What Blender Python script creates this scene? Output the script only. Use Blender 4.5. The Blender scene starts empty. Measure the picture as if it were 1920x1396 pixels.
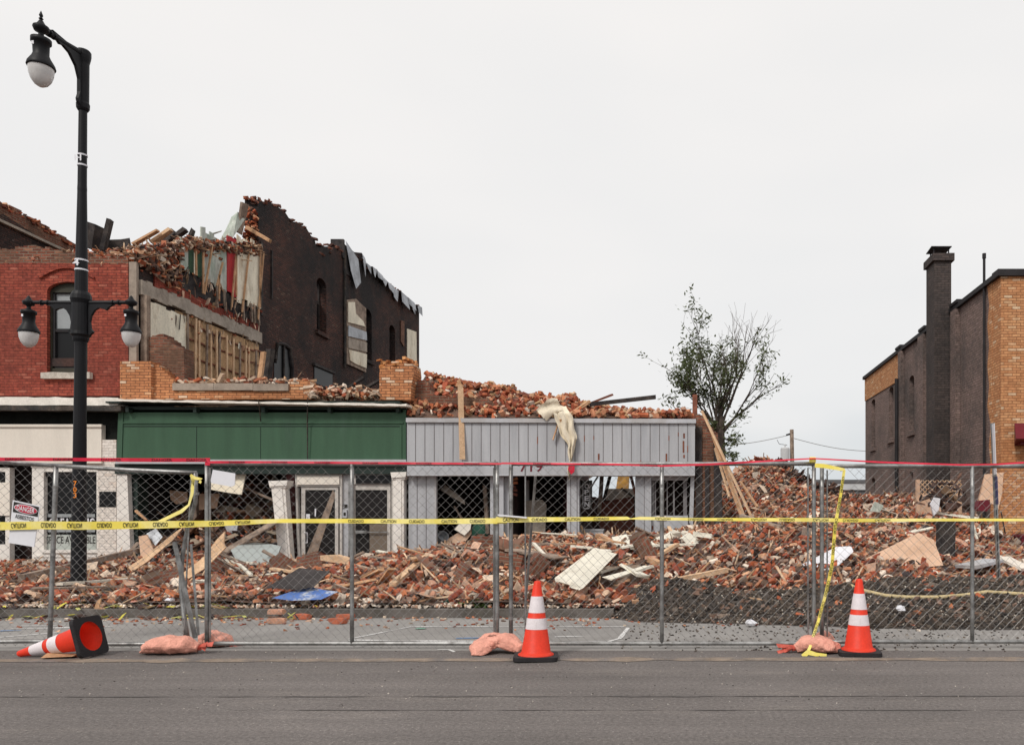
import bpy, math, random
import numpy as np
from mathutils import Vector, Matrix, noise, geometry
R = math.radians
random.seed(7); rng = np.random.default_rng(11)
scene = bpy.context.scene
col = scene.collection

# ---------------------------------------------------------------- camera
FPX, CX, HY, H = 1450.0, 1275.0, 975.0, 1.28
cam_d = bpy.data.cameras.new('camera'); cam = bpy.data.objects.new('camera', cam_d); col.objects.link(cam)
cam.location = (0, 0, H); cam.rotation_euler = (R(90), 0, 0)
cam_d.sensor_width = 36; cam_d.lens = FPX / 1920 * 36
cam_d.shift_x = (960 - CX) / 1920; cam_d.shift_y = (HY - 698) / 1920
cam_d.clip_end = 3000
scene.camera = cam
# ---------------------------------------------------------------- world, sun
SUN_EL, SUN_AZ = 44, 205          # sun azimuth: measured so the light comes from behind the camera, a little left
world = bpy.data.worlds.new('World'); scene.world = world; world.use_nodes = True
nt = world.node_tree; nt.nodes.clear()
out = nt.nodes.new('ShaderNodeOutputWorld'); bg = nt.nodes.new('ShaderNodeBackground')
sky = nt.nodes.new('ShaderNodeTexSky'); sky.sky_type = 'NISHITA'; sky.sun_disc = False
sky.sun_elevation = R(SUN_EL); sky.sun_rotation = R(SUN_AZ); sky.dust_density = 4
hs = nt.nodes.new('ShaderNodeHueSaturation'); hs.inputs['Saturation'].default_value = .35
tc = nt.nodes.new('ShaderNodeTexCoord'); sep = nt.nodes.new('ShaderNodeSeparateXYZ')
ramp = nt.nodes.new('ShaderNodeValToRGB')
e = ramp.color_ramp.elements
e[0].position = 0.0; e[0].color = (.62, .67, .70, 1)
e[1].position = 0.6; e[1].color = (.93, .905, .885, 1)
m_ = e.new(.22); m_.color = (.83, .83, .83, 1)
no = nt.nodes.new('ShaderNodeTexNoise'); no.inputs['Scale'].default_value = 1.6; no.inputs['Detail'].default_value = 3
map_ = nt.nodes.new('ShaderNodeMapping'); map_.inputs['Scale'].default_value = (1, 1, 3.0)
add = nt.nodes.new('ShaderNodeMath'); add.operation = 'MULTIPLY_ADD'; add.inputs[1].default_value = .75; add.inputs[2].default_value = -.40
add2 = nt.nodes.new('ShaderNodeMath'); add2.operation = 'ADD'
mx = nt.nodes.new('ShaderNodeMixRGB'); mx.inputs[0].default_value = .90
sc_ = nt.nodes.new('ShaderNodeVectorMath'); sc_.operation = 'SCALE'; sc_.inputs['Scale'].default_value = 9.6
L = nt.links.new
L(tc.outputs['Generated'], sep.inputs[0]); L(tc.outputs['Generated'], map_.inputs[0]); L(map_.outputs[0], no.inputs['Vector'])
L(no.outputs['Fac'], add.inputs[0]); L(add.outputs[0], add2.inputs[0]); L(sep.outputs['Z'], add2.inputs[1])
L(add2.outputs[0], ramp.inputs[0]); L(ramp.outputs[0], sc_.inputs[0])
L(sky.outputs[0], hs.inputs['Color']); L(hs.outputs[0], mx.inputs[1]); L(sc_.outputs[0], mx.inputs[2])
L(mx.outputs[0], bg.inputs[0]); bg.inputs[1].default_value = .1; L(bg.outputs[0], out.inputs[0])
sd = bpy.data.lights.new('sun', 'SUN'); sd.energy = 1.7; sd.angle = R(12); sd.color = (1, .95, .88)
sun = bpy.data.objects.new('sun', sd); col.objects.link(sun)
sun_dir = Vector((-math.cos(R(SUN_EL)) * .45, -math.cos(R(SUN_EL)) * .89, math.sin(R(SUN_EL))))
sun.rotation_euler = sun_dir.to_track_quat('Z', 'Y').to_euler(); sun.location = (0, -10, 30)
sky.sun_rotation = math.atan2(sun_dir.x, sun_dir.y)
scene.view_settings.view_transform = 'Standard'; scene.view_settings.look = 'None'
scene.view_settings.exposure = 0.16; scene.view_settings.gamma = 1

# ---------------------------------------------------------------- helpers
def P(px, py, d): return Vector(((px - CX) * d / FPX, d, H + (HY - py) * d / FPX))
def XW(px, d): return (px - CX) * d / FPX
def ZW(py, d): return H + (HY - py) * d / FPX

class MB:
    def __init__(s): s.v = []; s.f = []; s.m = []; s.c = []
    def add(s, vs, fs, mi=0, colr=None):
        n = len(s.v); s.v.extend([tuple(v) for v in vs])
        for f in fs: s.f.append([i + n for i in f]); s.m.append(mi)
        s.c.extend([colr] * len(fs))
        return s
    def box(s, c, size, rot=None, mi=0, jit=0, colr=None):
        x, y, z = [q / 2 for q in size]
        vs = [Vector((a * x, b * y, d * z)) for a, b, d in ((-1,-1,-1),(1,-1,-1),(1,1,-1),(-1,1,-1),(-1,-1,1),(1,-1,1),(1,1,1),(-1,1,1))]
        if jit: vs = [v + Vector((random.uniform(-jit, jit), random.uniform(-jit, jit), random.uniform(-jit, jit))) for v in vs]
        if rot is not None: vs = [rot @ v for v in vs]
        c = Vector(c)
        return s.add([v + c for v in vs], [(0,3,2,1),(4,5,6,7),(0,1,5,4),(1,2,6,5),(2,3,7,6),(3,0,4,7)], mi, colr)
    def bb(s, x0, x1, y0, y1, z0, z1, mi=0, colr=None):
        return s.box(((x0+x1)/2, (y0+y1)/2, (z0+z1)/2), (abs(x1-x0), abs(y1-y0), abs(z1-z0)), None, mi, 0, colr)
    def pb(s, px0, py0, px1, py1, d, th=.2, mi=0):           # box whose FRONT face covers the given photo rectangle at distance d
        return s.bb(XW(px0, d), XW(px1, d), d, d + th, ZW(py1, d), ZW(py0, d), mi)
    def beam(s, a, b, w, h, roll=0, mi=0, jit=0, colr=None):
        a = Vector(a); b = Vector(b); d = b - a
        q = d.to_track_quat('Y', 'Z').to_matrix() @ Matrix.Rotation(roll, 3, 'Y')
        return s.box((a + b) / 2, (w, d.length, h), q, mi, jit, colr)
    def tube(s, pts, r, n=8, cap=True, mi=0, closed=False):
        pts = [Vector(p) for p in pts]; rs = r if isinstance(r, (list, tuple)) else [r] * len(pts)
        rings = []; up = Vector((0, 0, 1))
        for i, p in enumerate(pts):
            t = (pts[min(i+1, len(pts)-1)] - pts[max(i-1, 0)]).normalized()
            u = t.cross(up) if abs(t.z) < .95 else t.cross(Vector((0, 1, 0)))
            u.normalize(); w = u.cross(t)
            rings.append([p + (u * math.cos(2*math.pi*k/n) + w * math.sin(2*math.pi*k/n)) * rs[i] for k in range(n)])
        vs = [v for g in rings for v in g]
        fs = [(i*n+k, i*n+(k+1) % n, (i+1)*n+(k+1) % n, (i+1)*n+k) for i in range(len(pts)-1) for k in range(n)]
        if cap: fs += [tuple(range(n)), tuple(reversed([len(vs)-n+k for k in range(n)]))]
        return s.add(vs, fs, mi)
    def lathe(s, prof, n=20, at=(0,0,0), mat=None, mi=0):
        vs = []; fs = []; at = Vector(at)
        for r, z in prof:
            for k in range(n):
                v = Vector((r*math.cos(2*math.pi*k/n), r*math.sin(2*math.pi*k/n), z))
                vs.append((mat @ v if mat else v) + at)
        for i in range(len(prof)-1):
            for k in range(n): fs.append((i*n+k, i*n+(k+1) % n, (i+1)*n+(k+1) % n, (i+1)*n+k))
        return s.add(vs, fs, mi)
    def poly(s, pts2, holes, fn, th, mi=0):                  # polygon with holes in a plane, extruded; fn(u, v, t) -> point
        loops = [pts2] + holes
        tris = geometry.tessellate_polygon([[Vector((p[0], p[1], 0)) for p in lp] for lp in loops])
        flat = [p for lp in loops for p in lp]; n = len(flat)
        vs = [fn(p[0], p[1], 0) for p in flat] + [fn(p[0], p[1], th) for p in flat]
        fs = [tuple(t) for t in tris] + [tuple(i + n for i in reversed(t)) for t in tris]
        o = 0
        for lp in loops:
            k = len(lp)
            for i in range(k): a = o + i; b = o + (i+1) % k; fs.append((a, b, b+n, a+n))
            o += k
        return s.add(vs, fs, mi)
    def build(s, name, mats, parent=None, smooth=False, fix=True):
        me = bpy.data.meshes.new(name); me.from_pydata(s.v, [], s.f)
        if not isinstance(mats, (list, tuple)): mats = [mats]
        for m in mats: me.materials.append(m)
        if len(mats) > 1: me.polygons.foreach_set('material_index', s.m)
        if any(c is not None for c in s.c):
            at = me.attributes.new('Col', 'FLOAT_COLOR', 'FACE')
            arr = np.ones((len(s.c), 4), dtype=np.float32)
            arr[:, :3] = [c if c is not None else (.5, .5, .5) for c in s.c]
            at.data.foreach_set('color', arr.ravel())
        if fix and len(s.f) < 60000:
            import bmesh
            b = bmesh.new(); b.from_mesh(me); bmesh.ops.recalc_face_normals(b, faces=b.faces); b.to_mesh(me); b.free()
        if smooth: me.polygons.foreach_set('use_smooth', [True]*len(me.polygons))
        me.update()
        o = bpy.data.objects.new(name, me); col.objects.link(o)
        if parent is not None: own(o, parent)
        return o
def own(o, parent):
    o.parent = parent; loc = Vector(parent.location)
    if parent.parent: loc = Vector((0, 0, 0))
    o.matrix_parent_inverse = Matrix.Translation(-loc) if not parent.parent else Matrix()
def tag(o, label=None, cat=None, group=None, kind=None):
    if label: o['label'] = label
    if cat: o['category'] = cat
    if group: o['group'] = group
    if kind: o['kind'] = kind
    return o
def thing(name, label, cat, loc=(0, 0, 0), group=None):
    o = bpy.data.objects.new(name, None); o.empty_display_size = .2; col.objects.link(o); o.location = loc
    return tag(o, label, cat, group)
def copy_tree(o, parent=None):
    c = o.copy(); col.objects.link(c)
    if parent is not None: c.parent = parent
    for ch in list(o.children): copy_tree(ch, c)
    return c

# ---------------------------------------------------------------- materials
def nodes(name):
    m = bpy.data.materials.new(name); m.use_nodes = True; t = m.node_tree
    return m, t, t.nodes['Principled BSDF']
def N(t, k, **kw):
    n = t.nodes.new(k)
    for a, b in kw.items(): setattr(n, a, b)
    return n
def mat(name, c, rough=.8, var=.25, scale=3.0, fine=40.0, bump=.15, metal=0.0, spec=.3, c2=None, blot=.45, stretch=(1,1,1), attr=False, alpha=1.0, bdist=.01):
    m, t, b = nodes(name); l = t.links.new
    tcn = N(t, 'ShaderNodeTexCoord'); mp = N(t, 'ShaderNodeMapping'); mp.inputs['Scale'].default_value = stretch
    l(tcn.outputs['Object'], mp.inputs[0])
    n1 = N(t, 'ShaderNodeTexNoise'); n1.inputs['Scale'].default_value = scale; n1.inputs['Detail'].default_value = 6; n1.inputs['Roughness'].default_value = .65
    n2 = N(t, 'ShaderNodeTexNoise'); n2.inputs['Scale'].default_value = fine; n2.inputs['Detail'].default_value = 4
    l(mp.outputs[0], n1.inputs['Vector']); l(mp.outputs[0], n2.inputs['Vector'])
    r1 = N(t, 'ShaderNodeMapRange'); r1.inputs['From Min'].default_value = .3; r1.inputs['From Max'].default_value = .7
    r1.inputs['To Min'].default_value = 1 - var; r1.inputs['To Max'].default_value = 1 + var
    l(n1.outputs['Fac'], r1.inputs[0])
    r2 = N(t, 'ShaderNodeMapRange'); r2.inputs['From Min'].default_value = .3; r2.inputs['From Max'].default_value = .7
    r2.inputs['To Min'].default_value = 1 - var * .6; r2.inputs['To Max'].default_value = 1 + var * .6
    l(n2.outputs['Fac'], r2.inputs[0])
    mu = N(t, 'ShaderNodeMath', operation='MULTIPLY'); l(r1.outputs[0], mu.inputs[0]); l(r2.outputs[0], mu.inputs[1])
    base = N(t, 'ShaderNodeMixRGB'); base.inputs[1].default_value = (*c, 1); base.inputs[2].default_value = (*(c2 or c), 1)
    st = N(t, 'ShaderNodeMapRange'); st.inputs['From Min'].default_value = blot; st.inputs['From Max'].default_value = blot + .15
    n3 = N(t, 'ShaderNodeTexNoise'); n3.inputs['Scale'].default_value = scale * .6; n3.inputs['Detail'].default_value = 8; n3.inputs['Roughness'].default_value = .7
    mp3 = N(t, 'ShaderNodeMapping'); mp3.inputs['Location'].default_value = (7.3, 2.1, 4.4); l(mp.outputs[0], mp3.inputs[0]); l(mp3.outputs[0], n3.inputs['Vector'])
    l(n3.outputs['Fac'], st.inputs[0]); l(st.outputs[0], base.inputs[0])
    src = base.outputs[0]
    if attr:
        a = N(t, 'ShaderNodeAttribute', attribute_name='Col'); src = a.outputs['Color']
    vm = N(t, 'ShaderNodeVectorMath', operation='SCALE'); l(src, vm.inputs[0]); l(mu.outputs[0], vm.inputs['Scale'])
    l(vm.outputs[0], b.inputs['Base Color'])
    b.inputs['Roughness'].default_value = rough; b.inputs['Metallic'].default_value = metal
    b.inputs['Specular IOR Level'].default_value = spec
    if bump:
        bp = N(t, 'ShaderNodeBump'); bp.inputs['Strength'].default_value = bump; bp.inputs['Distance'].default_value = bdist
        l(n2.outputs['Fac'], bp.inputs['Height']); l(bp.outputs[0], b.inputs['Normal'])
    if alpha < 1: b.inputs['Alpha'].default_value = alpha
    return m
def brick(name, stops, mortar, w=.215, h=.067, ms=.009, dirt=None, dirt_at=.55, dirt_soft=.12, dirt_scale=.5, bump=.5, rough=.85, var=.2, worn=None, worn_at=.66):
    m, t, b = nodes(name); l = t.links.new
    tcn = N(t, 'ShaderNodeTexCoord'); sp = N(t, 'ShaderNodeSeparateXYZ'); l(tcn.outputs['Object'], sp.inputs[0])
    ge = N(t, 'ShaderNodeNewGeometry'); sn = N(t, 'ShaderNodeSeparateXYZ'); l(ge.outputs['Normal'], sn.inputs[0])
    ab = N(t, 'ShaderNodeMath', operation='ABSOLUTE'); l(sn.outputs['X'], ab.inputs[0])
    gt = N(t, 'ShaderNodeMath', operation='GREATER_THAN'); l(ab.outputs[0], gt.inputs[0]); gt.inputs[1].default_value = .6
    abz = N(t, 'ShaderNodeMath', operation='ABSOLUTE'); l(sn.outputs['Z'], abz.inputs[0])
    gz = N(t, 'ShaderNodeMath', operation='GREATER_THAN'); l(abz.outputs[0], gz.inputs[0]); gz.inputs[1].default_value = .6
    mu = N(t, 'ShaderNodeMix'); l(gt.outputs[0], mu.inputs[0]); l(sp.outputs['X'], mu.inputs[2]); l(sp.outputs['Y'], mu.inputs[3])
    mv = N(t, 'ShaderNodeMix'); l(gz.outputs[0], mv.inputs[0]); l(sp.outputs['Z'], mv.inputs[2]); l(sp.outputs['Y'], mv.inputs[3])
    cb = N(t, 'ShaderNodeCombineXYZ'); l(mu.outputs[0], cb.inputs[0]); l(mv.outputs[0], cb.inputs[1])
    # slight waviness so that courses are not ruler-straight
    nw = N(t, 'ShaderNodeTexNoise'); nw.inputs['Scale'].default_value = 2.2; l(cb.outputs[0], nw.inputs['Vector'])
    ws = N(t, 'ShaderNodeVectorMath', operation='SCALE'); ws.inputs['Scale'].default_value = .02; l(nw.outputs['Color'], ws.inputs[0])
    wa = N(t, 'ShaderNodeVectorMath', operation='ADD'); l(cb.outputs[0], wa.inputs[0]); l(ws.outputs[0], wa.inputs[1])
    br = N(t, 'ShaderNodeTexBrick'); l(wa.outputs[0], br.inputs['Vector'])
    br.inputs['Scale'].default_value = 1; br.inputs['Mortar Size'].default_value = ms; br.inputs['Mortar Smooth'].default_value = .3
    br.inputs['Brick Width'].default_value = w; br.inputs['Row Height'].default_value = h
    br.inputs['Color1'].default_value = (0, 0, 0, 1); br.inputs['Color2'].default_value = (1, 1, 1, 1); br.inputs['Mortar'].default_value = (.5, .5, .5, 1)
    cr = N(t, 'ShaderNodeValToRGB'); cr.color_ramp.interpolation = 'CONSTANT'; el = cr.color_ramp.elements
    while len(el) < len(stops): el.new(.5)
    for i, (p, c) in enumerate(stops): el[i].position = p; el[i].color = (*c, 1)
    l(br.outputs['Color'], cr.inputs[0])
    mm = N(t, 'ShaderNodeMixRGB'); l(br.outputs['Fac'], mm.inputs[0]); l(cr.outputs[0], mm.inputs[1]); mm.inputs[2].default_value = (*mortar, 1)
    src = mm.outputs[0]
    nd = N(t, 'ShaderNodeTexNoise'); nd.inputs['Scale'].default_value = dirt_scale; nd.inputs['Detail'].default_value = 9; nd.inputs['Roughness'].default_value = .68
    l(tcn.outputs['Object'], nd.inputs['Vector'])
    if dirt:
        mr = N(t, 'ShaderNodeMapRange'); mr.inputs['From Min'].default_value = dirt_at - dirt_soft; mr.inputs['From Max'].default_value = dirt_at + dirt_soft
        l(nd.outputs['Fac'], mr.inputs[0]); mo = N(t, 'ShaderNodeMixRGB'); l(mr.outputs[0], mo.inputs[0]); l(src, mo.inputs[1]); mo.inputs[2].default_value = (*dirt, 1); src = mo.outputs[0]
    n2 = N(t, 'ShaderNodeTexNoise'); n2.inputs['Scale'].default_value = 14; n2.inputs['Detail'].default_value = 7; l(tcn.outputs['Object'], n2.inputs['Vector'])
    if worn:
        mr = N(t, 'ShaderNodeMapRange'); mr.inputs['From Min'].default_value = worn_at; mr.inputs['From Max'].default_value = worn_at + .04
        n5 = N(t, 'ShaderNodeTexNoise'); n5.inputs['Scale'].default_value = 5; n5.inputs['Detail'].default_value = 10; n5.inputs['Roughness'].default_value = .8; l(tcn.outputs['Object'], n5.inputs['Vector'])
        l(n5.outputs['Fac'], mr.inputs[0]); mo = N(t, 'ShaderNodeMixRGB'); l(mr.outputs[0], mo.inputs[0]); l(src, mo.inputs[1]); mo.inputs[2].default_value = (*worn, 1); src = mo.outputs[0]
    rr = N(t, 'ShaderNodeMapRange'); rr.inputs['From Min'].default_value = .3; rr.inputs['From Max'].default_value = .7; rr.inputs['To Min'].default_value = 1 - var; rr.inputs['To Max'].default_value = 1 + var
    l(n2.outputs['Fac'], rr.inputs[0])
    vm = N(t, 'ShaderNodeVectorMath', operation='SCALE'); l(src, vm.inputs[0]); l(rr.outputs[0], vm.inputs['Scale']); l(vm.outputs[0], b.inputs['Base Color'])
    bp = N(t, 'ShaderNodeBump'); bp.invert = True; bp.inputs['Strength'].default_value = bump; bp.inputs['Distance'].default_value = .02
    ad = N(t, 'ShaderNodeMath', operation='MULTIPLY_ADD'); ad.inputs[1].default_value = -.6; l(n2.outputs['Fac'], ad.inputs[0]); l(br.outputs['Fac'], ad.inputs[2])
    l(ad.outputs[0], bp.inputs['Height']); l(bp.outputs[0], b.inputs['Normal'])
    b.inputs['Roughness'].default_value = rough; b.inputs['Specular IOR Level'].default_value = .2
    return m

M = {}
M['red'] = brick('red_painted_brick', [(0, (.29, .060, .038)), (.35, (.33, .076, .047)), (.75, (.25, .054, .036)), (.93, (.38, .12, .08))], (.15, .036, .028), dirt=(.17, .045, .033), dirt_at=.60, dirt_soft=.16, worn=(.42, .20, .15), worn_at=.63, var=.3)
M['orange'] = brick('orange_brick', [(0, (.46, .19, .085)), (.3, (.54, .235, .105)), (.6, (.48, .20, .09)), (.86, (.60, .34, .19)), (.94, (.66, .48, .34))], (.15, .07, .04), ms=.008, dirt=(.34, .13, .055), dirt_at=.66)
M['orange2'] = brick('tan_brick', [(0, (.47, .225, .105)), (.3, (.56, .29, .14)), (.6, (.51, .25, .12)), (.86, (.60, .37, .21)), (.95, (.64, .47, .31))], (.20, .09, .045), ms=.007, dirt=(.40, .15, .055), dirt_at=.68, dirt_soft=.2, w=.2)
M['burnt'] = brick('burnt_brick', [(0, (.15, .058, .040)), (.4, (.20, .075, .05)), (.75, (.10, .045, .034)), (.95, (.24, .14, .10))], (.05, .038, .034), ms=.016, dirt=(.026, .022, .022), dirt_at=.455, dirt_soft=.11, dirt_scale=.22, worn=(.17, .14, .13), worn_at=.62, bump=.8, var=.35)
M['rough_brick'] = brick('broken_brick', [(0, (.20, .06, .035)), (.3, (.28, .09, .055)), (.6, (.15, .045, .03)), (.85, (.34, .15, .09))], (.22, .16, .12), ms=.014, dirt=(.13, .075, .05), dirt_at=.5, dirt_scale=1.1, bump=1.0)
M['brown'] = brick('brown_painted_brick', [(0, (.20, .145, .128)), (.5, (.23, .165, .148)), (.85, (.175, .128, .115))], (.12, .09, .08), ms=.010, dirt=(.085, .072, .068), dirt_at=.56, dirt_soft=.1, dirt_scale=.4, worn=(.34, .30, .28), worn_at=.64, var=.3)
M['sootbrick'] = brick('sooty_chimney_brick', [(0, (.075, .06, .056)), (.5, (.09, .07, .064)), (.85, (.06, .05, .048))], (.045, .038, .036), ms=.010, dirt=(.04, .035, .034), dirt_at=.5, dirt_scale=.7, worn=(.16, .14, .13), worn_at=.68)
M['whitebrick'] = brick('white_painted_brick', [(0, (.72, .66, .60)), (.5, (.76, .70, .64)), (.9, (.66, .57, .50))], (.55, .49, .44), ms=.006, worn=(.48, .33, .24), worn_at=.70)
M['asphalt'] = mat('asphalt', (.138, .123, .118), .92, .22, .55, 75, .9, spec=.2, c2=(.158, .143, .137), blot=.46, bdist=.008, stretch=(.6, 1.3, 1))
def asphalt():
    m, t, b = nodes('asphalt'); l = t.links.new; tcn = N(t, 'ShaderNodeTexCoord')
    def nz(sc, det, st=(1, 1, 1), ro=.6):
        mp = N(t, 'ShaderNodeMapping'); mp.inputs['Scale'].default_value = st; l(tcn.outputs['Object'], mp.inputs[0])
        n = N(t, 'ShaderNodeTexNoise'); n.inputs['Scale'].default_value = sc; n.inputs['Detail'].default_value = det; n.inputs['Roughness'].default_value = ro; l(mp.outputs[0], n.inputs['Vector']); return n
    def mr(n, a, b_, c, d):
        r = N(t, 'ShaderNodeMapRange'); [setattr(r.inputs[k], 'default_value', v) for k, v in (('From Min', a), ('From Max', b_), ('To Min', c), ('To Max', d))]; l(n.outputs[0], r.inputs[0]); return r
    def mul(a, c): q = N(t, 'ShaderNodeMath', operation='MULTIPLY'); l(a.outputs[0], q.inputs[0]); l(c.outputs[0], q.inputs[1]); return q
    big = mr(nz(.5, 5), .3, .7, .86, 1.14); streak = mr(nz(1.0, 7, (.12, 2.6, 1), .7), .3, .7, .86, 1.16); grain = mr(nz(38, 3), .3, .7, .74, 1.26); fine = mr(nz(110, 2), .3, .7, .8, 1.2)
    f = mul(mul(big, streak), mul(grain, fine))
    dusty = mr(nz(1.6, 8, (.35, 1.5, 1), .75), .53, .70, 0, .55)
    mx = N(t, 'ShaderNodeMixRGB'); l(dusty.outputs[0], mx.inputs[0]); mx.inputs[1].default_value = (.150, .135, .129, 1); mx.inputs[2].default_value = (.22, .195, .178, 1)
    v = N(t, 'ShaderNodeTexVoronoi'); v.inputs['Scale'].default_value = 26; l(tcn.outputs['Object'], v.inputs['Vector'])
    chip = N(t, 'ShaderNodeMapRange'); [setattr(chip.inputs[k], 'default_value', q) for k, q in (('From Min', .10), ('From Max', .16), ('To Min', .5), ('To Max', 0))]; l(v.outputs['Distance'], chip.inputs[0])
    m2 = N(t, 'ShaderNodeMixRGB'); l(chip.outputs[0], m2.inputs[0]); l(mx.outputs[0], m2.inputs[1]); m2.inputs[2].default_value = (.34, .31, .29, 1)
    vm = N(t, 'ShaderNodeVectorMath', operation='SCALE'); l(m2.outputs[0], vm.inputs[0]); l(f.outputs[0], vm.inputs['Scale']); l(vm.outputs[0], b.inputs['Base Color'])
    bp = N(t, 'ShaderNodeBump'); bp.inputs['Strength'].default_value = .8; bp.inputs['Distance'].default_value = .008; l(grain.outputs[0], bp.inputs['Height']); l(bp.outputs[0], b.inputs['Normal'])
    b.inputs['Roughness'].default_value = .93; b.inputs['Specular IOR Level'].default_value = .15
    return m
M['asphalt'] = asphalt()
M['concrete'] = mat('parking_concrete', (.275, .262, .25), .92, .14, .9, 90, .4, c2=(.23, .215, .205), blot=.5, bdist=.004)
M['kerb'] = mat('kerb_concrete', (.14, .125, .115), .9, .3, 3, 50, .4, c2=(.09, .08, .07))
M['dust'] = mat('shaded_brick_dust', (.13, .08, .06), .95, .4, 3, 40, .9, c2=(.07, .048, .038), blot=.5)  # brick dust darkened to stand in for shadowed gaps between rubble pieces
M['gravelb'] = mat('dark_soil', (.078, .064, .056), .95, .4, 5, 90, .8, c2=(.055, .048, .044), bdist=.02)
M['frag'] = mat('rubble_fragments', (.4, .15, .1), .92, .28, 9, 60, .5, attr=True, spec=.15)
M['green'] = mat('green_paint', (.042, .098, .056), .55, .16, 1.2, 60, .06, c2=(.060, .118, .078), blot=.54, stretch=(2.2, 1, .3))
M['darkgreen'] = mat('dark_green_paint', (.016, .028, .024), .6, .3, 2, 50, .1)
M['grey'] = mat('grey_siding', (.41, .418, .44), .6, .12, 1.2, 70, .08, c2=(.33, .34, .365), stretch=(2.6, 1, .22), blot=.52)
M['greytrim'] = mat('grey_trim', (.46, .47, .50), .55, .10, 2, 70, .08, c2=(.40, .39, .39))
M['rust'] = mat('rusty_edge', (.22, .08, .05), .8, .4, 6, 60, .2)
M['groove'] = mat('siding_groove', (.17, .16, .165), .8, .2, 3, 60, .1)
M['cream'] = mat('cream_board', (.74, .68, .60), .6, .09, 1.2, 60, .05, c2=(.68, .60, .50), blot=.55, stretch=(1.6, 1, .3))
M['white'] = mat('peeling_white_paint', (.78, .74, .69), .6, .12, 3, 60, .12, c2=(.62, .55, .48), blot=.55)
M['alu'] = mat('dull_door_frame', (.52, .49, .455), .55, .14, 4, 60, .1, c2=(.42, .385, .35), blot=.55)
M['flash'] = mat('white_flashing', (.80, .75, .68), .6, .15, 3, 30, .35, c2=(.60, .53, .46), blot=.57)
M['stone'] = mat('limestone', (.55, .50, .44), .85, .25, 8, 50, .7, c2=(.42, .37, .32))
M['coping'] = mat('coping_stone', (.33, .27, .22), .85, .2, 5, 50, .4, c2=(.27, .22, .18))
M['cement'] = mat('old_cement', (.36, .31, .26), .9, .25, 3, 40, .5, c2=(.24, .20, .165), blot=.52)
M['plaster'] = mat('aged_plaster', (.80, .74, .60), .85, .2, 2.2, 30, .4, c2=(.52, .42, .30), blot=.52, stretch=(1, 1.5, .6))
M['mint'] = mat('mint_plaster', (.50, .52, .47), .85, .25, 6, 30, .3, c2=(.34, .40, .34), stretch=(1, 1, .3))
M['redpaint'] = mat('crimson_plaster', (.50, .03, .035), .7, .2, 4, 40, .2, c2=(.38, .03, .035), stretch=(1, 1, .3))
M['bottle'] = mat('green_wallpaper', (.04, .085, .05), .8, .25, 5, 40, .2)
M['lath'] = mat('stained_backing', (.52, .34, .19), .9, .4, 2.5, 25, .4, c2=(.27, .18, .105), blot=.5, stretch=(1, 1, .6))
M['wood'] = mat('raw_wood', (.55, .33, .19), .8, .25, 5, 40, .3, c2=(.42, .24, .13), stretch=(1, 1, 1))
M['palewood'] = mat('pale_wood', (.68, .47, .30), .8, .2, 5, 40, .3, c2=(.58, .38, .23))
M['oldwood'] = mat('weathered_wood', (.30, .23, .18), .85, .35, 5, 40, .4, c2=(.18, .13, .10))
M['char'] = mat('charred_wood', (.028, .024, .025), .8, .5, 5, 40, .6, c2=(.055, .045, .04))
M['dark'] = mat('dark_interior', (.035, .026, .025), .9, .4, 2, 20, .4, c2=(.06, .032, .027))  # near-black colour stands in for the shade inside the buildings
M['maroon'] = mat('maroon_wall', (.075, .022, .022), .8, .3, 2, 20, .3)
M['brownpanel'] = mat('brown_panel', (.17, .135, .105), .8, .15, 1.5, 30, .1)
M['reddoor'] = mat('reddish_plywood', (.14, .05, .035), .8, .25, 2, 20, .2)
M['metal'] = mat('galvanised_steel', (.34, .34, .335), .45, .22, 8, 60, .15, metal=.75, c2=(.19, .185, .18), spec=.4)
M['wire'] = mat('fence_wire', (.27, .262, .255), .5, .3, 6, 60, 0, metal=.6)
M['sheetmetal'] = mat('torn_sheet_metal', (.42, .44, .47), .5, .2, 2, 30, .3, metal=.4, c2=(.26, .27, .29))
M['black'] = mat('black_lamp_paint', (.007, .007, .009), .5, .2, 4, 50, .05, spec=.22)
M['blackrub'] = mat('black_rubber', (.02, .018, .02), .7, .3, 5, 60, .2)
M['olive'] = mat('olive_window_frame', (.035, .033, .022), .6, .2, 4, 50, .1)
M['gutter2'] = mat('near_black_recess', (.010, .011, .010), .8, .4, 4, 30, .2, spec=.1)  # even near-black colour for the recess panels
M['palegrey'] = mat('pale_grey_panel', (.30, .32, .33), .6, .08, 2, 30, 0)
M['gutter'] = mat('dirty_gutter', (.07, .055, .045), .8, .5, 4, 30, .4, c2=(.03, .03, .03))
M['orangep'] = mat('orange_cone_plastic', (.90, .06, .025), .5, .12, 6, 60, .08, c2=(.62, .07, .035), blot=.60, spec=.4)
def translucent(m, c, f):
    t = m.node_tree; b = t.nodes['Principled BSDF']; o = [n for n in t.nodes if n.type == 'OUTPUT_MATERIAL'][0]
    tr_ = N(t, 'ShaderNodeBsdfTranslucent'); tr_.inputs[0].default_value = (*c, 1); ms_ = N(t, 'ShaderNodeMixShader'); ms_.inputs[0].default_value = f
    t.links.new(b.outputs[0], ms_.inputs[1]); t.links.new(tr_.outputs[0], ms_.inputs[2]); t.links.new(ms_.outputs[0], o.inputs[0])
translucent(M['orangep'], (.95, .10, .04), .3)
M['reflect'] = mat('reflective_band', (.72, .66, .68), .4, .12, 9, 80, .05, c2=(.52, .46, .46), blot=.58)
M['sandbag'] = mat('salmon_sandbag', (.72, .34, .26), .75, .2, 9, 45, .8, c2=(.50, .20, .15), blot=.54, bdist=.02)
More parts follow.
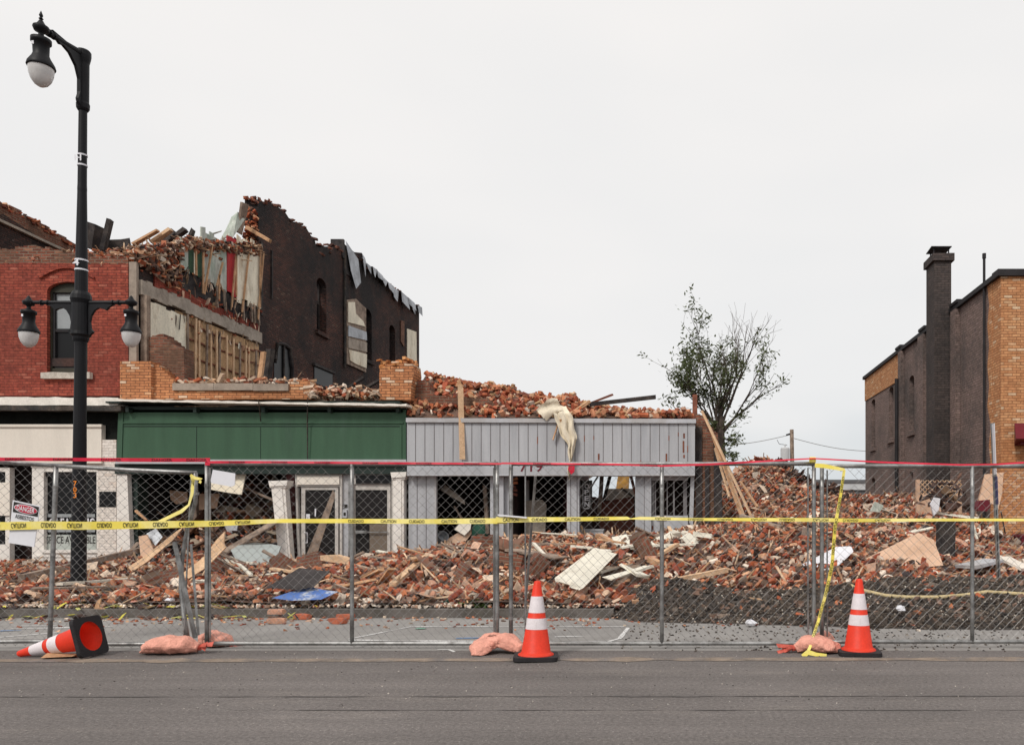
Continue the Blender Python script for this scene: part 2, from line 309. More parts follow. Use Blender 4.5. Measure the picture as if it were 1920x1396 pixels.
M['sandneck'] = mat('red_bag_neck', (.50, .10, .07), .6, .3, 12, 60, .3)
M['yellow'] = mat('yellow_tape', (.80, .66, .11), .5, .07, 4, 60, .1, c2=(.84, .74, .28))
M['redtape'] = mat('red_tape', (.62, .015, .05), .5, .12, 4, 60, .1, c2=(.50, .012, .035))
M['blacktxt'] = mat('black_lettering', (.02, .018, .015), .6, .1, 4, 60, 0)
M['darktxt'] = mat('dark_red_lettering', (.12, .006, .012), .6, .1, 4, 60, 0)
M['signwhite'] = mat('sign_white', (.72, .72, .76), .45, .03, 3, 50, 0)
M['signred'] = mat('sign_red', (.50, .02, .05), .45, .05, 3, 50, 0)
M['signblue'] = mat('sign_blue', (.02, .03, .13), .45, .1, 3, 50, 0)
M['numorange'] = mat('number_orange', (.85, .25, .02), .5, .1, 3, 50, 0)
M['maroonp'] = mat('maroon_paint', (.13, .012, .022), .5, .15, 3, 50, .05)
M['ply'] = mat('plywood', (.60, .40, .28), .8, .12, 2.5, 40, .2, c2=(.52, .33, .22), blot=.52)
M['bluesheet'] = mat('blue_printed_sheet', (.08, .16, .42), .5, .1, 9, 50, .1, c2=(.62, .64, .62), blot=.5)
M['fabric'] = mat('cream_fabric', (.76, .68, .54), .9, .12, 4, 50, .4, c2=(.64, .54, .40), blot=.56)
M['vinyl'] = mat('white_siding_strips', (.72, .68, .58), .7, .12, 4, 50, .2, c2=(.60, .54, .44), blot=.56)
M['whitepaint'] = mat('road_paint', (.62, .61, .60), .8, .25, 9, 60, .1)
M['bluepaint'] = mat('blue_spray_paint', (.16, .25, .42), .8, .2, 9, 60, .1)
M['greenpaint'] = mat('green_spray_paint', (.18, .38, .28), .8, .2, 9, 60, .1)
M['tan'] = mat('tan_line_paint', (.235, .185, .145), .9, .3, 6, 70, .3, c2=(.17, .150, .14), blot=.47)
M['crack'] = mat('tar_seam', (.112, .101, .097), .9, .3, 6, 60, .1)
M['yellowm'] = mat('yellow_machine_paint', (.52, .28, .06), .6, .25, 4, 50, .1, c2=(.25, .13, .05), blot=.52)
M['roofgrey'] = mat('far_roof_grey', (.50, .51, .52), .8, .1, 1, 20, 0)
M['farwall'] = mat('far_wall_grey', (.12, .12, .125), .8, .1, 1, 20, 0)
M['bark'] = mat('bark', (.085, .066, .056), .9, .3, 6, 40, .5)
M['greenbin'] = mat('green_cloth', (.03, .10, .07), .8, .2, 4, 40, .2)
M['hose'] = mat('yellow_hose', (.50, .40, .22), .7, .2, 6, 50, .1)
M['denim'] = mat('dark_tarpaper', (.04, .034, .034), .8, .4, 5, 60, .3)
M['weed'] = mat('weed_green', (.06, .10, .025), .8, .3, 8, 60, 0)
def glass(name, c, rough=.08):
    m, t, b = nodes(name); b.inputs['Base Color'].default_value = (*c, 1); b.inputs['Roughness'].default_value = rough
    b.inputs['Specular IOR Level'].default_value = .22
    n = N(t, 'ShaderNodeTexNoise'); n.inputs['Scale'].default_value = 2.0; bp = N(t, 'ShaderNodeBump'); bp.inputs['Strength'].default_value = .08
    t.links.new(n.outputs['Fac'], bp.inputs['Height']); t.links.new(bp.outputs[0], b.inputs['Normal'])
    return m
M['pane'] = glass('dark_window_glass', (.008, .008, .009), .3)
M['doorpane'] = glass('dusty_door_glass', (.012, .010, .010), .4)
def clear(name, c, alpha, rough=.2):
    m, t, b = nodes(name); b.inputs['Base Color'].default_value = (*c, 1); b.inputs['Alpha'].default_value = alpha; b.inputs['Roughness'].default_value = rough
    n = N(t, 'ShaderNodeTexNoise'); n.inputs['Scale'].default_value = 7.0; n.inputs['Detail'].default_value = 6; bp = N(t, 'ShaderNodeBump'); bp.inputs['Strength'].default_value = .7
    t.links.new(n.outputs['Fac'], bp.inputs['Height']); t.links.new(bp.outputs[0], b.inputs['Normal'])
    return m
M['clearglass'] = clear('clear_shop_glass', (.10, .11, .11), .28)
M['plastic'] = clear('clear_plastic_sheet', (.42, .46, .45), .75)
def globe_mat():
    m, t, b = nodes('frosted_globe'); b.inputs['Base Color'].default_value = (.72, .70, .69, 1); b.inputs['Roughness'].default_value = .2
    b.inputs['Transmission Weight'].default_value = .25; b.inputs['Subsurface Weight'].default_value = .3; b.inputs['Subsurface Radius'].default_value = (.1, .1, .1)
    return m
M['globe'] = globe_mat()
def leaf_mat():
    m, t, b = nodes('leaf'); a = N(t, 'ShaderNodeAttribute', attribute_name='Col'); t.links.new(a.outputs['Color'], b.inputs['Base Color'])
    b.inputs['Roughness'].default_value = .6; o = [n for n in t.nodes if n.type == 'OUTPUT_MATERIAL'][0]
    tr_ = N(t, 'ShaderNodeBsdfTranslucent'); t.links.new(a.outputs['Color'], tr_.inputs[0]); ms_ = N(t, 'ShaderNodeMixShader'); ms_.inputs[0].default_value = .4
    t.links.new(b.outputs[0], ms_.inputs[1]); t.links.new(tr_.outputs[0], ms_.inputs[2]); t.links.new(ms_.outputs[0], o.inputs[0]); return m
M['leaf'] = leaf_mat()

# ---------------------------------------------------------------- lettering
_tc = {}
def text_mesh(s):
    if s in _tc: return _tc[s]
    cu = bpy.data.curves.new('t', 'FONT'); cu.body = s; cu.size = 1; cu.resolution_u = 3; cu.offset = .012
    o = bpy.data.objects.new('t', cu); col.objects.link(o)
    dg = bpy.context.evaluated_depsgraph_get(); me = o.evaluated_get(dg).to_mesh()
    v = [(p.co.x, p.co.y) for p in me.vertices]; f = [list(p.vertices) for p in me.polygons]
    o.evaluated_get(dg).to_mesh_clear(); bpy.data.objects.remove(o); bpy.data.curves.remove(cu)
    xs = [a[0] for a in v]; x0 = min(xs); w = max(xs) - x0
    _tc[s] = ([(a - x0, b) for a, b in v], f, w, .7); return _tc[s]
def put_text(mb, s, fn, width=None, height=None, mi=0):       # fn(u, v) -> point, u in 0..width, v in 0..height
    v, f, w, h = text_mesh(s)
    mb.add([fn(a / w * width, b / h * height) for a, b in v], f, mi)

# ---------------------------------------------------------------- the ground
F = 18.6                       # distance of the shop fronts
DC = 10.2                      # kerb line
def sheet(name, x0, x1, y0, y1, z, m, n=1):
    mb = MB(); mb.add([(x0, y0, z), (x1, y0, z), (x1, y1, z), (x0, y1, z)], [(0, 1, 2, 3)]); return mb.build(name, m, fix=False)
tag(sheet('ground', -900, 900, -300, 2400, -.02, M['dust']), kind='structure')
tag(sheet('road', -80, 80, -30, 7.62, 0, M['asphalt']), kind='structure')
tag(sheet('parking_lane', -80, 80, 7.62, DC + .02, -.004, M['concrete']), kind='structure')
tag(sheet('sidewalk', -40, 40, DC + .15, 60, .10, M['dust']), kind='structure')
mb = MB(); mb.bb(-40, XW(1150, DC), DC, DC + .16, -.1, .105); tag(mb.build('kerb', M['kerb']), kind='structure')
# markings on the road, each a thin sheet lying 4 mm up
def stripe(mb, pts, w, z, wob=.012):
    pts = [Vector((p[0], p[1], z)) for p in pts]; q = []
    for a, b in zip(pts[:-1], pts[1:]):
        n = max(1, int((b - a).length / .12)); q += [a.lerp(b, i / n) for i in range(n)]
    q.append(pts[-1]); vs = []
    for i, p in enumerate(q):
        t = (q[min(i+1, len(q)-1)] - q[max(i-1, 0)]).normalized(); s = Vector((-t.y, t.x, 0))
        ww = w * (.5 + noise.noise(p * 3.1) * wob / w * 2.0)
        vs += [p + s * ww, p - s * ww]
    mb.add(vs, [(2*i, 2*i+1, 2*i+3, 2*i+2) for i in range(len(q)-1)])
def G(px, py, z=0):            # photo pixel on the level z
    d = (H - z) * FPX / (py - HY); return (XW(px, d), d)
mb = MB(); stripe(mb, [(-40, 7.13), (-5, 7.05), (0, 7.12), (40, 7.2)], .16, .004, .05); tag(mb.build('tan_line_marking', M['tan'], fix=False), kind='structure')
mb = MB(); 
stripe(mb, [(-40, G(0,1300)[1]), (-5, G(0,1306)[1]), (0, G(0, 1305)[1]), (20, G(0, 1300)[1])], .016, .004, .015)
stripe(mb, [(-3, G(0,1331)[1]), (2, G(0,1331)[1]), (20, G(0,1325)[1])], .009, .004, .01)
tag(mb.build('tar_seam_marking', M['crack'], fix=False), kind='structure')
mb = MB()
stripe(mb, [G(655, 1197), G(770, 1174), G(960, 1174), G(1170, 1174)], .045, .001, .02)
stripe(mb, [G(655, 1199), G(900, 1202), G(1140, 1202), G(1162, 1196), G(1178, 1176)], .05, .001, .02)
stripe(mb, [G(0, 1194), G(110, 1185)], .035, .001, .02)
stripe(mb, [G(20, 1178), G(210, 1174)], .05, .001, .02); stripe(mb, [G(0, 1173), G(120, 1172)], .03, .001, .02)
stripe(mb, [G(820, 1217), G(842, 1217), G(852, 1221)], .03, .001, .01)
stripe(mb, [G(1040, 1193), G(1095, 1192)], .07, .001, .04)
tag(mb.build('parking_marking', M['whitepaint'], fix=False), kind='structure')
mb = MB(); stripe(mb, [G(855, 1196), G(915, 1195)], .09, .0025, .05); stripe(mb, [G(0, 1182), G(40, 1181)], .05, .0025, .03)
tag(mb.build('blue_spray_marking', M['bluepaint'], fix=False), kind='structure')
mb = MB(); stripe(mb, [G(780, 1178), G(798, 1178)], .06, .0055, .03); tag(mb.build('green_spray_marking', M['greenpaint'], fix=False), kind='structure')

# ---------------------------------------------------------------- rubble
def interp(tab, x):
    xs = [a for a, _ in tab]; ys = [b for _, b in tab]; return float(np.interp(x, xs, ys))
TOP = [(-300, 1072), (0, 1068), (100, 1072), (240, 1058), (330, 1048), (400, 1062), (560, 1064), (700, 1052), (760, 1046), (810, 1036), (900, 1030), (950, 1020), (1000, 1014), (1100, 1016), (1200, 1012), (1300, 1000), (1400, 985), (1500, 985), (1900, 1040), (2000, 1060)]
def crest(x): return H - (interp(TOP, x * FPX / 17.0 + CX) - HY) * 17.0 / FPX
def hill(x, y, cx, cy, rx, ry, h):
    q = ((x - cx) / rx) ** 2 + ((y - cy) / ry) ** 2; return h * math.exp(-q * 1.2)
def HT(x, y):
    px = x * FPX / max(y, 1) + CX
    b = .11
    if x < XW(1303, F) + .3 or y < 17.5:
        t = min(1, max(0, (y - 10.5) / (16.6 - 10.5))); t = t * t * (3 - 2 * t)
        b = max(b, .16 + (crest(x) - .16) * t * (1 if y < F + .2 else max(0, 1 - (y - F - .2) / 3)))
    if y > 15.5:                                   # the open lot between the shops and the tan building
        s = min(1, (y - 15.5) / 4) * (1 if x > -.2 else 0)
        if x > -.2 and x < 8.2:
            b = max(b, .16 + s * (.95 + hill(x, y, 2.55, 24.5, 1.9, 3.6, 1.98) + hill(x, y, 5.7, 24, 1.8, 3, .72) + hill(x, y, 7.3, 24, 1, 4, .5)))
    b += hill(x, y, -1.1, 13.6, 1.7, .9, .18) + hill(x, y, -4.3, 13.2, 1.6, .9, .16) + hill(x, y, .5, 14, 1.5, 1, .15)
    b += .09 * noise.noise(Vector((x * .9, y * .9, 0))) + .05 * noise.noise(Vector((x * 2.7, y * 2.7, 3)))
    return b
def heightfield(name, x0, x1, y0, y1, st, fn, m, mask=None):
    nx = int((x1 - x0) / st) + 1; ny = int((y1 - y0) / st) + 1
    mb = MB(); vs = [(x0 + i * st, y0 + j * st, fn(x0 + i * st, y0 + j * st)) for j in range(ny) for i in range(nx)]
    fs = [(j*nx+i, j*nx+i+1, (j+1)*nx+i+1, (j+1)*nx+i) for j in range(ny-1) for i in range(nx-1) if mask is None or mask(x0 + (i+.5) * st, y0 + (j+.5) * st)]
    mb.add(vs, fs); return mb.build(name, m, smooth=True, fix=False)
o = heightfield('rubble_bed', -20, 9.5, 10.36, 31, .16, HT, M['dust'], lambda x, y: (y < F - .1 or (x > .3 and x < 7.75)))
tag(o, kind='stuff')
PAL_BRICK = [(.38, .112, .055), (.31, .085, .045), (.46, .165, .08), (.22, .062, .038), (.50, .23, .13), (.37, .135, .075), (.15, .055, .040), (.58, .34, .21), (.42, .125, .058), (.28, .11, .07), (.46, .19, .10), (.34, .09, .05)]
PAL_LIGHT = [(.66, .52, .40), (.58, .44, .33), (.50, .40, .32), (.70, .60, .50), (.60, .38, .27)]
PAL_DARK = [(.07, .045, .038), (.10, .06, .05), (.05, .04, .04), (.14, .08, .06)]
PAL_WOOD = [(.52, .33, .20), (.42, .26, .16), (.60, .43, .29), (.28, .18, .12)]
PAL_DIRT = [(.20, .13, .10), (.27, .18, .14), (.15, .10, .075)]
UNIT = np.array([(-1,-1,-1),(1,-1,-1),(1,1,-1),(-1,1,-1),(-1,-1,1),(1,-1,1),(1,1,1),(-1,1,1)], dtype=float) * .5
CUBEF = np.array([(0,3,2,1),(4,5,6,7),(0,1,5,4),(1,2,6,5),(2,3,7,6),(3,0,4,7)])
def rotm(n, tilt):
    yaw = rng.uniform(0, 2*np.pi, n); a = rng.normal(0, tilt, n); b = rng.normal(0, tilt, n)
    cz, sz, cx, sx, cy, sy = np.cos(yaw), np.sin(yaw), np.cos(a), np.sin(a), np.cos(b), np.sin(b)
    Z = np.zeros(n); O = np.ones(n)
    Rz = np.stack([cz, -sz, Z, sz, cz, Z, Z, Z, O], 1).reshape(n, 3, 3)
    Rx = np.stack([O, Z, Z, Z, cx, -sx, Z, sx, cx], 1).reshape(n, 3, 3)
    Ry = np.stack([cy, Z, sy, Z, O, Z, -sy, Z, cy], 1).reshape(n, 3, 3)
    return Rz @ Rx @ Ry
def frags(name, pts, kinds, mix, lift=.03, tilt=.6, m='frag', kind='stuff', scale=1.0, parent=None):
    """pts (n,3); kinds: list of (size, jitter, palette); mix: probabilities. One mesh of n broken blocks."""
    pts = np.array(pts, dtype=float); n = len(pts); k = rng.choice(len(kinds), n, p=np.array(mix) / sum(mix))
    S = np.zeros((n, 3)); C = np.zeros((n, 3)); jit = np.zeros(n)
    for i, (sz, j, pal) in enumerate(kinds):
        q = np.where(k == i)[0]; mlt = rng.uniform(.55, 1.1, (len(q), 1)); S[q] = np.array(sz) * rng.uniform(.75, 1.12, (len(q), 3)) * mlt * scale
        C[q] = np.array(pal)[rng.integers(0, len(pal), len(q))] * rng.uniform(.72, 1.18, (len(q), 1)); jit[q] = j
    V = UNIT[None] * S[:, None, :]; V += rng.uniform(-1, 1, V.shape) * (S * jit[:, None])[:, None, :]
    V = np.einsum('nij,nkj->nki', rotm(n, tilt), V) + pts[:, None, :]; V[:, :, 2] += rng.uniform(0, lift, n)[:, None]
    me = bpy.data.meshes.new(name); nv = n * 8
    F4 = (CUBEF[None] + (np.arange(n) * 8)[:, None, None]).reshape(-1)
    me.vertices.add(nv); me.vertices.foreach_set('co', V.reshape(-1).astype(np.float32))
    me.loops.add(n * 24); me.loops.foreach_set('vertex_index', F4.astype(np.int32))
    me.polygons.add(n * 6); me.polygons.foreach_set('loop_start', (np.arange(n * 6) * 4).astype(np.int32)); me.polygons.foreach_set('loop_total', np.full(n * 6, 4, dtype=np.int32))
    me.materials.append(M[m]); me.polygons.foreach_set('use_smooth', [False] * (n * 6)); me.update(calc_edges=True)
    at = me.attributes.new('Col', 'FLOAT_COLOR', 'FACE'); arr = np.ones((n * 6, 4), dtype=np.float32); arr[:, :3] = np.repeat(C, 6, axis=0); at.data.foreach_set('color', arr.ravel())
    o = bpy.data.objects.new(name, me); col.objects.link(o)
    if kind: o['kind'] = kind
    if parent is not None: own(o, parent)
    return o
K_BRICK = ((.20, .095, .062), .08, PAL_BRICK); K_HALF = ((.10, .09, .06), .16, PAL_BRICK); K_LIGHT = ((.13, .09, .045), .2, PAL_LIGHT)
K_CHIP = ((.05, .04, .03), .25, PAL_BRICK + PAL_LIGHT); K_WOOD = ((.5, .03, .018), .15, PAL_WOOD); K_DARK = ((.16, .1, .05), .2, PAL_DARK); K_DIRT = ((.09, .07, .05), .3, PAL_DIRT)
K_SHEET = ((.28, .2, .012), .2, PAL_LIGHT)
def scatter(n, x0, x1, y0, y1, fn, ok=None):
    out = []
    while len(out) < n:
        x = random.uniform(x0, x1); y = random.uniform(y0, y1)
        if ok and not ok(x, y): continue
        out.append((x, y, fn(x, y)))
    return out
def vis(x, y): px = x * FPX / y + CX; return -90 < px < 2010
dark_zone = lambda x, y: hill(x, y, 3.4, 24.3, .55, 2.5, 1) > .45
frags('brick_rubble', scatter(21000, -16, 9, 10.45, F - .15, HT, lambda x, y: vis(x, y) and not (x > -.6 and y < 11.6 and random.random() < .93)),
      [K_BRICK, K_HALF, K_LIGHT, K_CHIP, K_WOOD, K_DARK, K_DIRT, K_SHEET], [18, 24, 12, 32, 12, 9, 24, 3], lift=.11, tilt=.65, scale=.93)
frags('brick_heap', scatter(11000, .35, 7.6, F - .15, 30, HT, lambda x, y: vis(x, y)), [K_BRICK, K_HALF, K_LIGHT, K_WOOD, K_DARK, K_DIRT, K_SHEET], [22, 26, 8, 10, 10, 26, 3], lift=.14, tilt=.65)
# charred timber tangled into the right flank of the heap
frags('charred_rubble', scatter(420, 3.0, 4.9, 22.8, 26.5, lambda x, y: HT(x, y) - .05), [((.7, .06, .05), .15, PAL_DARK), K_DARK, ((.3, .2, .03), .2, PAL_DARK)], [50, 30, 20], lift=.3, tilt=.8)
# light crumbs along the kerb and on the parking lane
frags('mortar_crumbs', scatter(2600, -14, 1.2, DC + .12, DC + .75, lambda x, y: .11 + .01, vis), [((.05, .04, .03), .3, PAL_LIGHT + [(.76, .66, .56)]), K_CHIP], [70, 30], lift=.02)
frags('lane_crumbs', scatter(520, -14, 3, 8.9, DC - .01, lambda x, y: .0, lambda x, y: vis(x, y) and random.random() < ((y - 8.6) / 1.6) ** 4 + .03), [((.04, .035, .02), .3, PAL_LIGHT + PAL_BRICK + PAL_DIRT)], [1], lift=.004, tilt=.2)

# dark gravel mounds at the right, spilling over the kerb
def HG(x, y):
    px = x * FPX / y + CX
    a = hill(x, y, -.12, 10.9, .9, .9, .36) + hill(x, y, 1.5, 11.0, 1.0, .8, .15) + hill(x, y, 3.2, 11.0, 1.5, 1.0, .30) + hill(x, y, 5.6, 10.9, 1.9, 1.1, .38)
    edge = min(1, max(0, (x + 1.35) / .6))
    near = min(1, max(0, (y - interp([(-1.5, 10.4), (-.6, 9.6), (.6, 9.3), (1.2, 9.2), (2.5, 8.85), (8, 8.6)], x)) / 1.1))
    far = min(1, max(0, (12.7 - y + .5 * noise.noise(Vector((x * 1.3, 4, 0)))) / 1.2))
    return -.03 + (.1 + a + .05 * noise.noise(Vector((x*2.2, y*2.2, 9)))) * edge * near * (-.15 + 1.15 * far) * (1 if y < 14.5 else 0)
tag(heightfield('gravel_bed', -1.5, 9, 8.5, 14.4, .11, HG, M['gravelb']), kind='stuff')
PAL_GR = [(.085, .068, .056), (.055, .044, .038), (.125, .100, .082), (.09, .07, .055), (.04, .035, .033)]
frags('gravel', scatter(12000, -1.4, 8.6, 8.55, 12.9, HG, lambda x, y: vis(x, y) and HG(x, y) > .0), [((.04, .035, .025), .3, PAL_GR), ((.022, .02, .015), .3, [(.5, .46, .40), (.40, .34, .28)]), ((.09, .07, .05), .3, PAL_GR + [(.16, .10, .075)]), ((.10, .08, .03), .3, PAL_DIRT + PAL_BRICK[:3])], [74, 9, 7, 1.2], lift=.012, tilt=.6)
frags('loose_gravel', scatter(700, -.6, 8, 7.5, 9.6, lambda x, y: 0, vis), [((.02, .02, .014), .3, PAL_GR + [(.3, .27, .24)])], [1], lift=.0, tilt=.3)
# small stones and chips on the road
frags('road_grit', scatter(500, -8, 6, 5.2, 7.6, lambda x, y: .002, vis), [((.010, .009, .006), .3, [(.3, .28, .26), (.1, .09, .085), (.4, .36, .32)])], [1], lift=.0, tilt=.3)

# ---------------------------------------------------------------- loose single bricks
import bmesh
def brick_mesh(i, half=False):
    b = bmesh.new(); bmesh.ops.create_cube(b, size=1)
    s = (.205 * (random.uniform(.4, .6) if half else 1), .098, .064)
    for v in b.verts: v.co = Vector((v.co.x * s[0], v.co.y * s[1], v.co.z * s[2]))
    bmesh.ops.subdivide_edges(b, edges=b.edges, cuts=2, use_grid_fill=True)
    for v in b.verts:
        n = noise.noise_vector(v.co * 14 + Vector((i * 5, 0, 0))) * .009; v.co += n
        if sum(abs(v.co[k]) > s[k] * .44 for k in range(3)) >= 3: v.co *= random.uniform(.80, .97)
    me = bpy.data.meshes.new('loose_brick'); b.to_mesh(me); b.free()
    p = PAL_BRICK[i % len(PAL_BRICK)]
    me.materials.append(bm[i % len(bm)]); return me
bm = [mat('single_brick_%s' % nm, c, .9, .22, 12, 60, .5, c2=c2, blot=.56) for nm, c, c2 in
      (('red', (.42, .12, .065), (.52, .30, .22)), ('dark', (.29, .08, .05), (.36, .20, .15)), ('orange', (.52, .21, .12), (.60, .40, .30)), ('dusty', (.52, .28, .19), (.62, .47, .38)), ('pale', (.62, .44, .31), (.55, .30, .2)), ('deep', (.36, .10, .055), (.5, .34, .25)))]
brick_meshes = [brick_mesh(i, i % 3 == 2) for i in range(18)]
proto_brick = None
def place_brick(p, rot, label, group, mi=None):
    global proto_brick
    me = brick_meshes[random.randrange(len(brick_meshes)) if mi is None else mi]
    if proto_brick is None:
        proto_brick = bpy.data.objects.new('loose_brick', me); o = proto_brick
    else:
        o = proto_brick.copy(); o.data = me
    col.objects.link(o); o.location = p; o.rotation_euler = rot
    return tag(o, label, 'brick', group)
def rr(t=.5): return (random.gauss(0, t), random.gauss(0, t), random.uniform(0, 6.28))
for lo, hi, n, lab, grp in ((-9.6, -5.9, 52, 'loose brick on the rubble between the lamp post and the green storefront', 'bricks in front of the green shop'),
                            (-5.9, -2.6, 58, 'loose brick on the rubble in front of the glass doors', 'bricks in front of the glass doors'),
                            (-2.6, .2, 44, 'loose brick on the rubble in front of the grey siding shop', 'bricks in front of the grey shop')):
    for _ in range(n):
        x = random.uniform(lo, hi); y = 10.6 + random.random() ** 1.6 * 4.6
        place_brick((x, y, HT(x, y) + random.uniform(.05, .13)), rr(.45), lab, grp)
for _ in range(26):
    x = random.uniform(1.6, 6.5); y = random.uniform(14.6, 17); place_brick((x, y, HT(x, y) + .1), rr(.5), 'loose brick on the rubble behind the dark gravel mound', 'bricks behind the gravel')
for px, py, lab in ((519, 1158, 'upper brick of the pair lying in the parking lane below the kerb'), (519, 1166, 'lower brick of the pair lying in the parking lane below the kerb'),
                    (567, 1156, 'small half brick against the kerb between two bricks and the mid post'), (634, 1164, 'brick lying in the lane just beside the fence post'), (648, 1157, 'brick against the kerb behind the fence post')):
    x, y = G(px, 1168 if py > 1160 else 1160); place_brick((x, y, .033 if 'upper' not in lab else .098), (0, 0, random.uniform(-.3, .3)), lab, None, 3 * random.randrange(5))

# ---------------------------------------------------------------- red brick building (left)
rb = thing('red_brick_building', 'red painted brick building with an arched upper window and white shopfront', 'building', (XW(100, F), F, .15))
def fF(d): return lambda u, v, t: Vector((XW(u, d), d + t, ZW(v, d)))          # photo-pixel outline -> facade plane at distance d
def arch(x0, x1, ytop, yspring, ybot, n=10):
    cx = (x0 + x1) / 2; hw = (x1 - x0) / 2; r = [(x0, ybot), (x0, yspring)]
    r += [(cx - hw * math.cos(math.pi * k / n), yspring - (yspring - ytop) * math.sin(math.pi * k / n)) for k in range(1, n)]
    return r + [(x1, yspring), (x1, ybot)]
def jag(pts, st, amp, seed=0):                    # broken, stepped edge between the given points
    rd = random.Random(seed); o = []
    for (a, b), (c, d) in zip(pts[:-1], pts[1:]):
        n = max(1, int(math.hypot(c-a, d-b) / st)); prev = None
        for i in range(n):
            t = i / n; x = a + (c-a)*t; y = b + (d-b)*t + rd.uniform(-amp, amp)
            if prev is not None: o.append((x, prev))
            o.append((x, y)); prev = y
    o.append(pts[-1]); return o
mb = MB(); top = jag([(-300, 492), (240, 494)], 9, 1.5, 3)
mb.poly([(-300, 742)] + top + [(240, 742)], [arch(88, 164, 528, 546, 698)], fF(F), .32); mb.build('upper_wall', M['red'], rb)
mb = MB(); mb.poly([(-300, 493)] + jag([(-300, 470), (60, 463), (150, 476), (240, 484)], 8, 4, 5) + [(240, 495)], [], fF(F + .03), .5); mb.build('broken_wall_top', M['rough_brick'], rb)
mb = MB(); hood = [(72 + i * 10.3, 500 + 27 * (1 - math.sin(math.pi * i / 10))) for i in range(11)]; low = [(175 - i * 10.3, 508 + 27 * (1 - math.sin(math.pi * i / 10))) for i in range(11)]
mb.poly([(72 + i * 10.3, 518 - 20 * math.sin(math.pi * i / 10)) for i in range(11)] + [(175 - i * 10.3, 522 - 20 * math.sin(math.pi * i / 10)) for i in range(11)], [], fF(F - .05), .07)
mb.build('window_hood', M['red'], rb)
w = MB(); w.poly(arch(88, 164, 528, 546, 698), [[(98, 690), (98, 548), (154, 548), (154, 690)]], fF(F + .1), .08); wo = w.build('window', M['olive'], rb)
s = MB(); s.pb(98, 616, 154, 622, F + .13, .05); s.pb(98, 546, 103, 692, F + .12, .05); s.pb(149, 546, 154, 692, F + .12, .05); s.pb(98, 543, 154, 550, F + .12, .05); s.pb(98, 686, 154, 694, F + .12, .05); s.build('sash', M['blackrub'], wo)
s = MB(); s.pb(102, 550, 150, 618, F + .17, .01); s.build('upper_panel', M['palegrey'], wo)  # plain grey panel filling the upper half of the sash
s = MB(); s.pb(102, 620, 150, 690, F + .17, .01); s.build('pane', M['pane'], wo)
s = MB(); s.poly([(76, 709), (76, 698), (100, 697), (130, 698), (168, 697), (168, 709)], [], fF(F - .1), .3); s.build('window_sill', M['stone'], rb)
mb = MB(); mb.pb(225, 500, 240, 742, F - .02, .01, 0); 
# cornice of white flashing, gutter, dark recess, white sign board
def sagbox(mb, px0, px1, y0, y1, d, th, amp=1.5, n=24, seed=0, tilt=0.0):
    rd = random.Random(seed); tops = []; bots = []
    for i in range(n + 1):
        x = px0 + (px1 - px0) * i / n; tops.append((x, y0 + tilt * i / n + rd.uniform(-amp, amp))); bots.append((x, y1 + tilt * i / n + rd.uniform(-amp, amp) * .5))
    mb.poly(tops + bots[::-1], [], fF(d), th)
mb = MB(); sagbox(mb, -300, 221, 742, 757, F - .32, .34, 1.2, 40, 2, 3); mb.build('cornice_flashing', M['flash'], rb)
mb = MB(); sagbox(mb, -300, 226, 758, 767, F - .38, .2, .7, 40, 4, 3); mb.build('gutter', M['gutter'], rb)
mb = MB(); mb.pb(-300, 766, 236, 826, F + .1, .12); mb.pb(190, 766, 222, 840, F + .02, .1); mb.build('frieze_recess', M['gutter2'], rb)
mb = MB(); mb.pb(-300, 796, 190, 866, F - .12, .2); mb.pb(-300, 795, 190, 800, F - .16, .05); mb.pb(-300, 862, 190, 868, F - .16, .05); mb.build('sign_board', M['cream'], rb)
mb = MB(); mb.pb(58, 866, 222, 876, F - .06, .2); mb.build('lintel', M['white'], rb)
mb = MB(); mb.pb(183, 824, 218, 1100, F - .1, .4); mb.build('brick_pilaster', M['whitebrick'], rb)
mb = MB(); mb.pb(186, 921, 217, 950, F - .11, .02); mb.build('wall_niche', M['pane'], rb)
mb = MB(); mb.poly([(219, 1100), (219, 882), (238, 882), (247, 1100)], [], fF(F - .16), .14); mb.build('corner_board', M['white'], rb)
d_ = MB(); d_.poly([(60, 1095), (60, 876), (183, 876), (183, 1095)], [[(82, 1032), (82, 884), (181, 884), (181, 1032)]], fF(F - .05), .14)
d_.pb(62, 1040, 180, 1044, F - .07, .02); d_.pb(76, 1030, 183, 1036, F - .1, .06); fr = d_.build('shop_window', M['white'], rb)
s = MB(); s.pb(82, 884, 181, 1032, F + .06, .01); s.build('pane', M['pane'], fr)
s = MB(); s.pb(82, 884, 181, 893, F + .0, .04); s.build('blind_box', M['blackrub'], fr)
# notices in the window
def notice(name, px0, py0, px1, py1, d, lines, matb, matt, parent=None):
    t = MB(); t.pb(px0, py0, px1, py1, d, .008); o = t.build(name, matb, parent)
    t = MB()
    for s_, a, b, c, e_ in lines:                # text, left px, right px, top px, base px
        fn = lambda u, v, a=a, e_=e_: Vector((XW(a, d) + u, d - .004, ZW(e_, d) + v))
        put_text(t, s_, fn, XW(b, d) - XW(a, d), (e_ - c) * d / FPX)
    t.build('lettering', matt, o); return o
n1 = notice('window_notice', 88, 962, 179, 998, F + .04, [('OLEA', 92, 132, 971, 990), ('IS', 164, 178, 971, 990)], M['pane'], M['signwhite'], fr)
s = MB(); s.pb(89, 963, 178, 969, F + .035, .004); s.pb(89, 992, 178, 997, F + .035, .004); s.build('border', M['palegrey'], n1)
notice('window_notice', 86, 1002, 180, 1030, F + .04, [('SPACE AVAILABLE', 87, 179, 1005, 1018)], mat('grey_notice', (.42, .45, .42), .6, .1, 3, 50, 0), M['blacktxt'], fr)
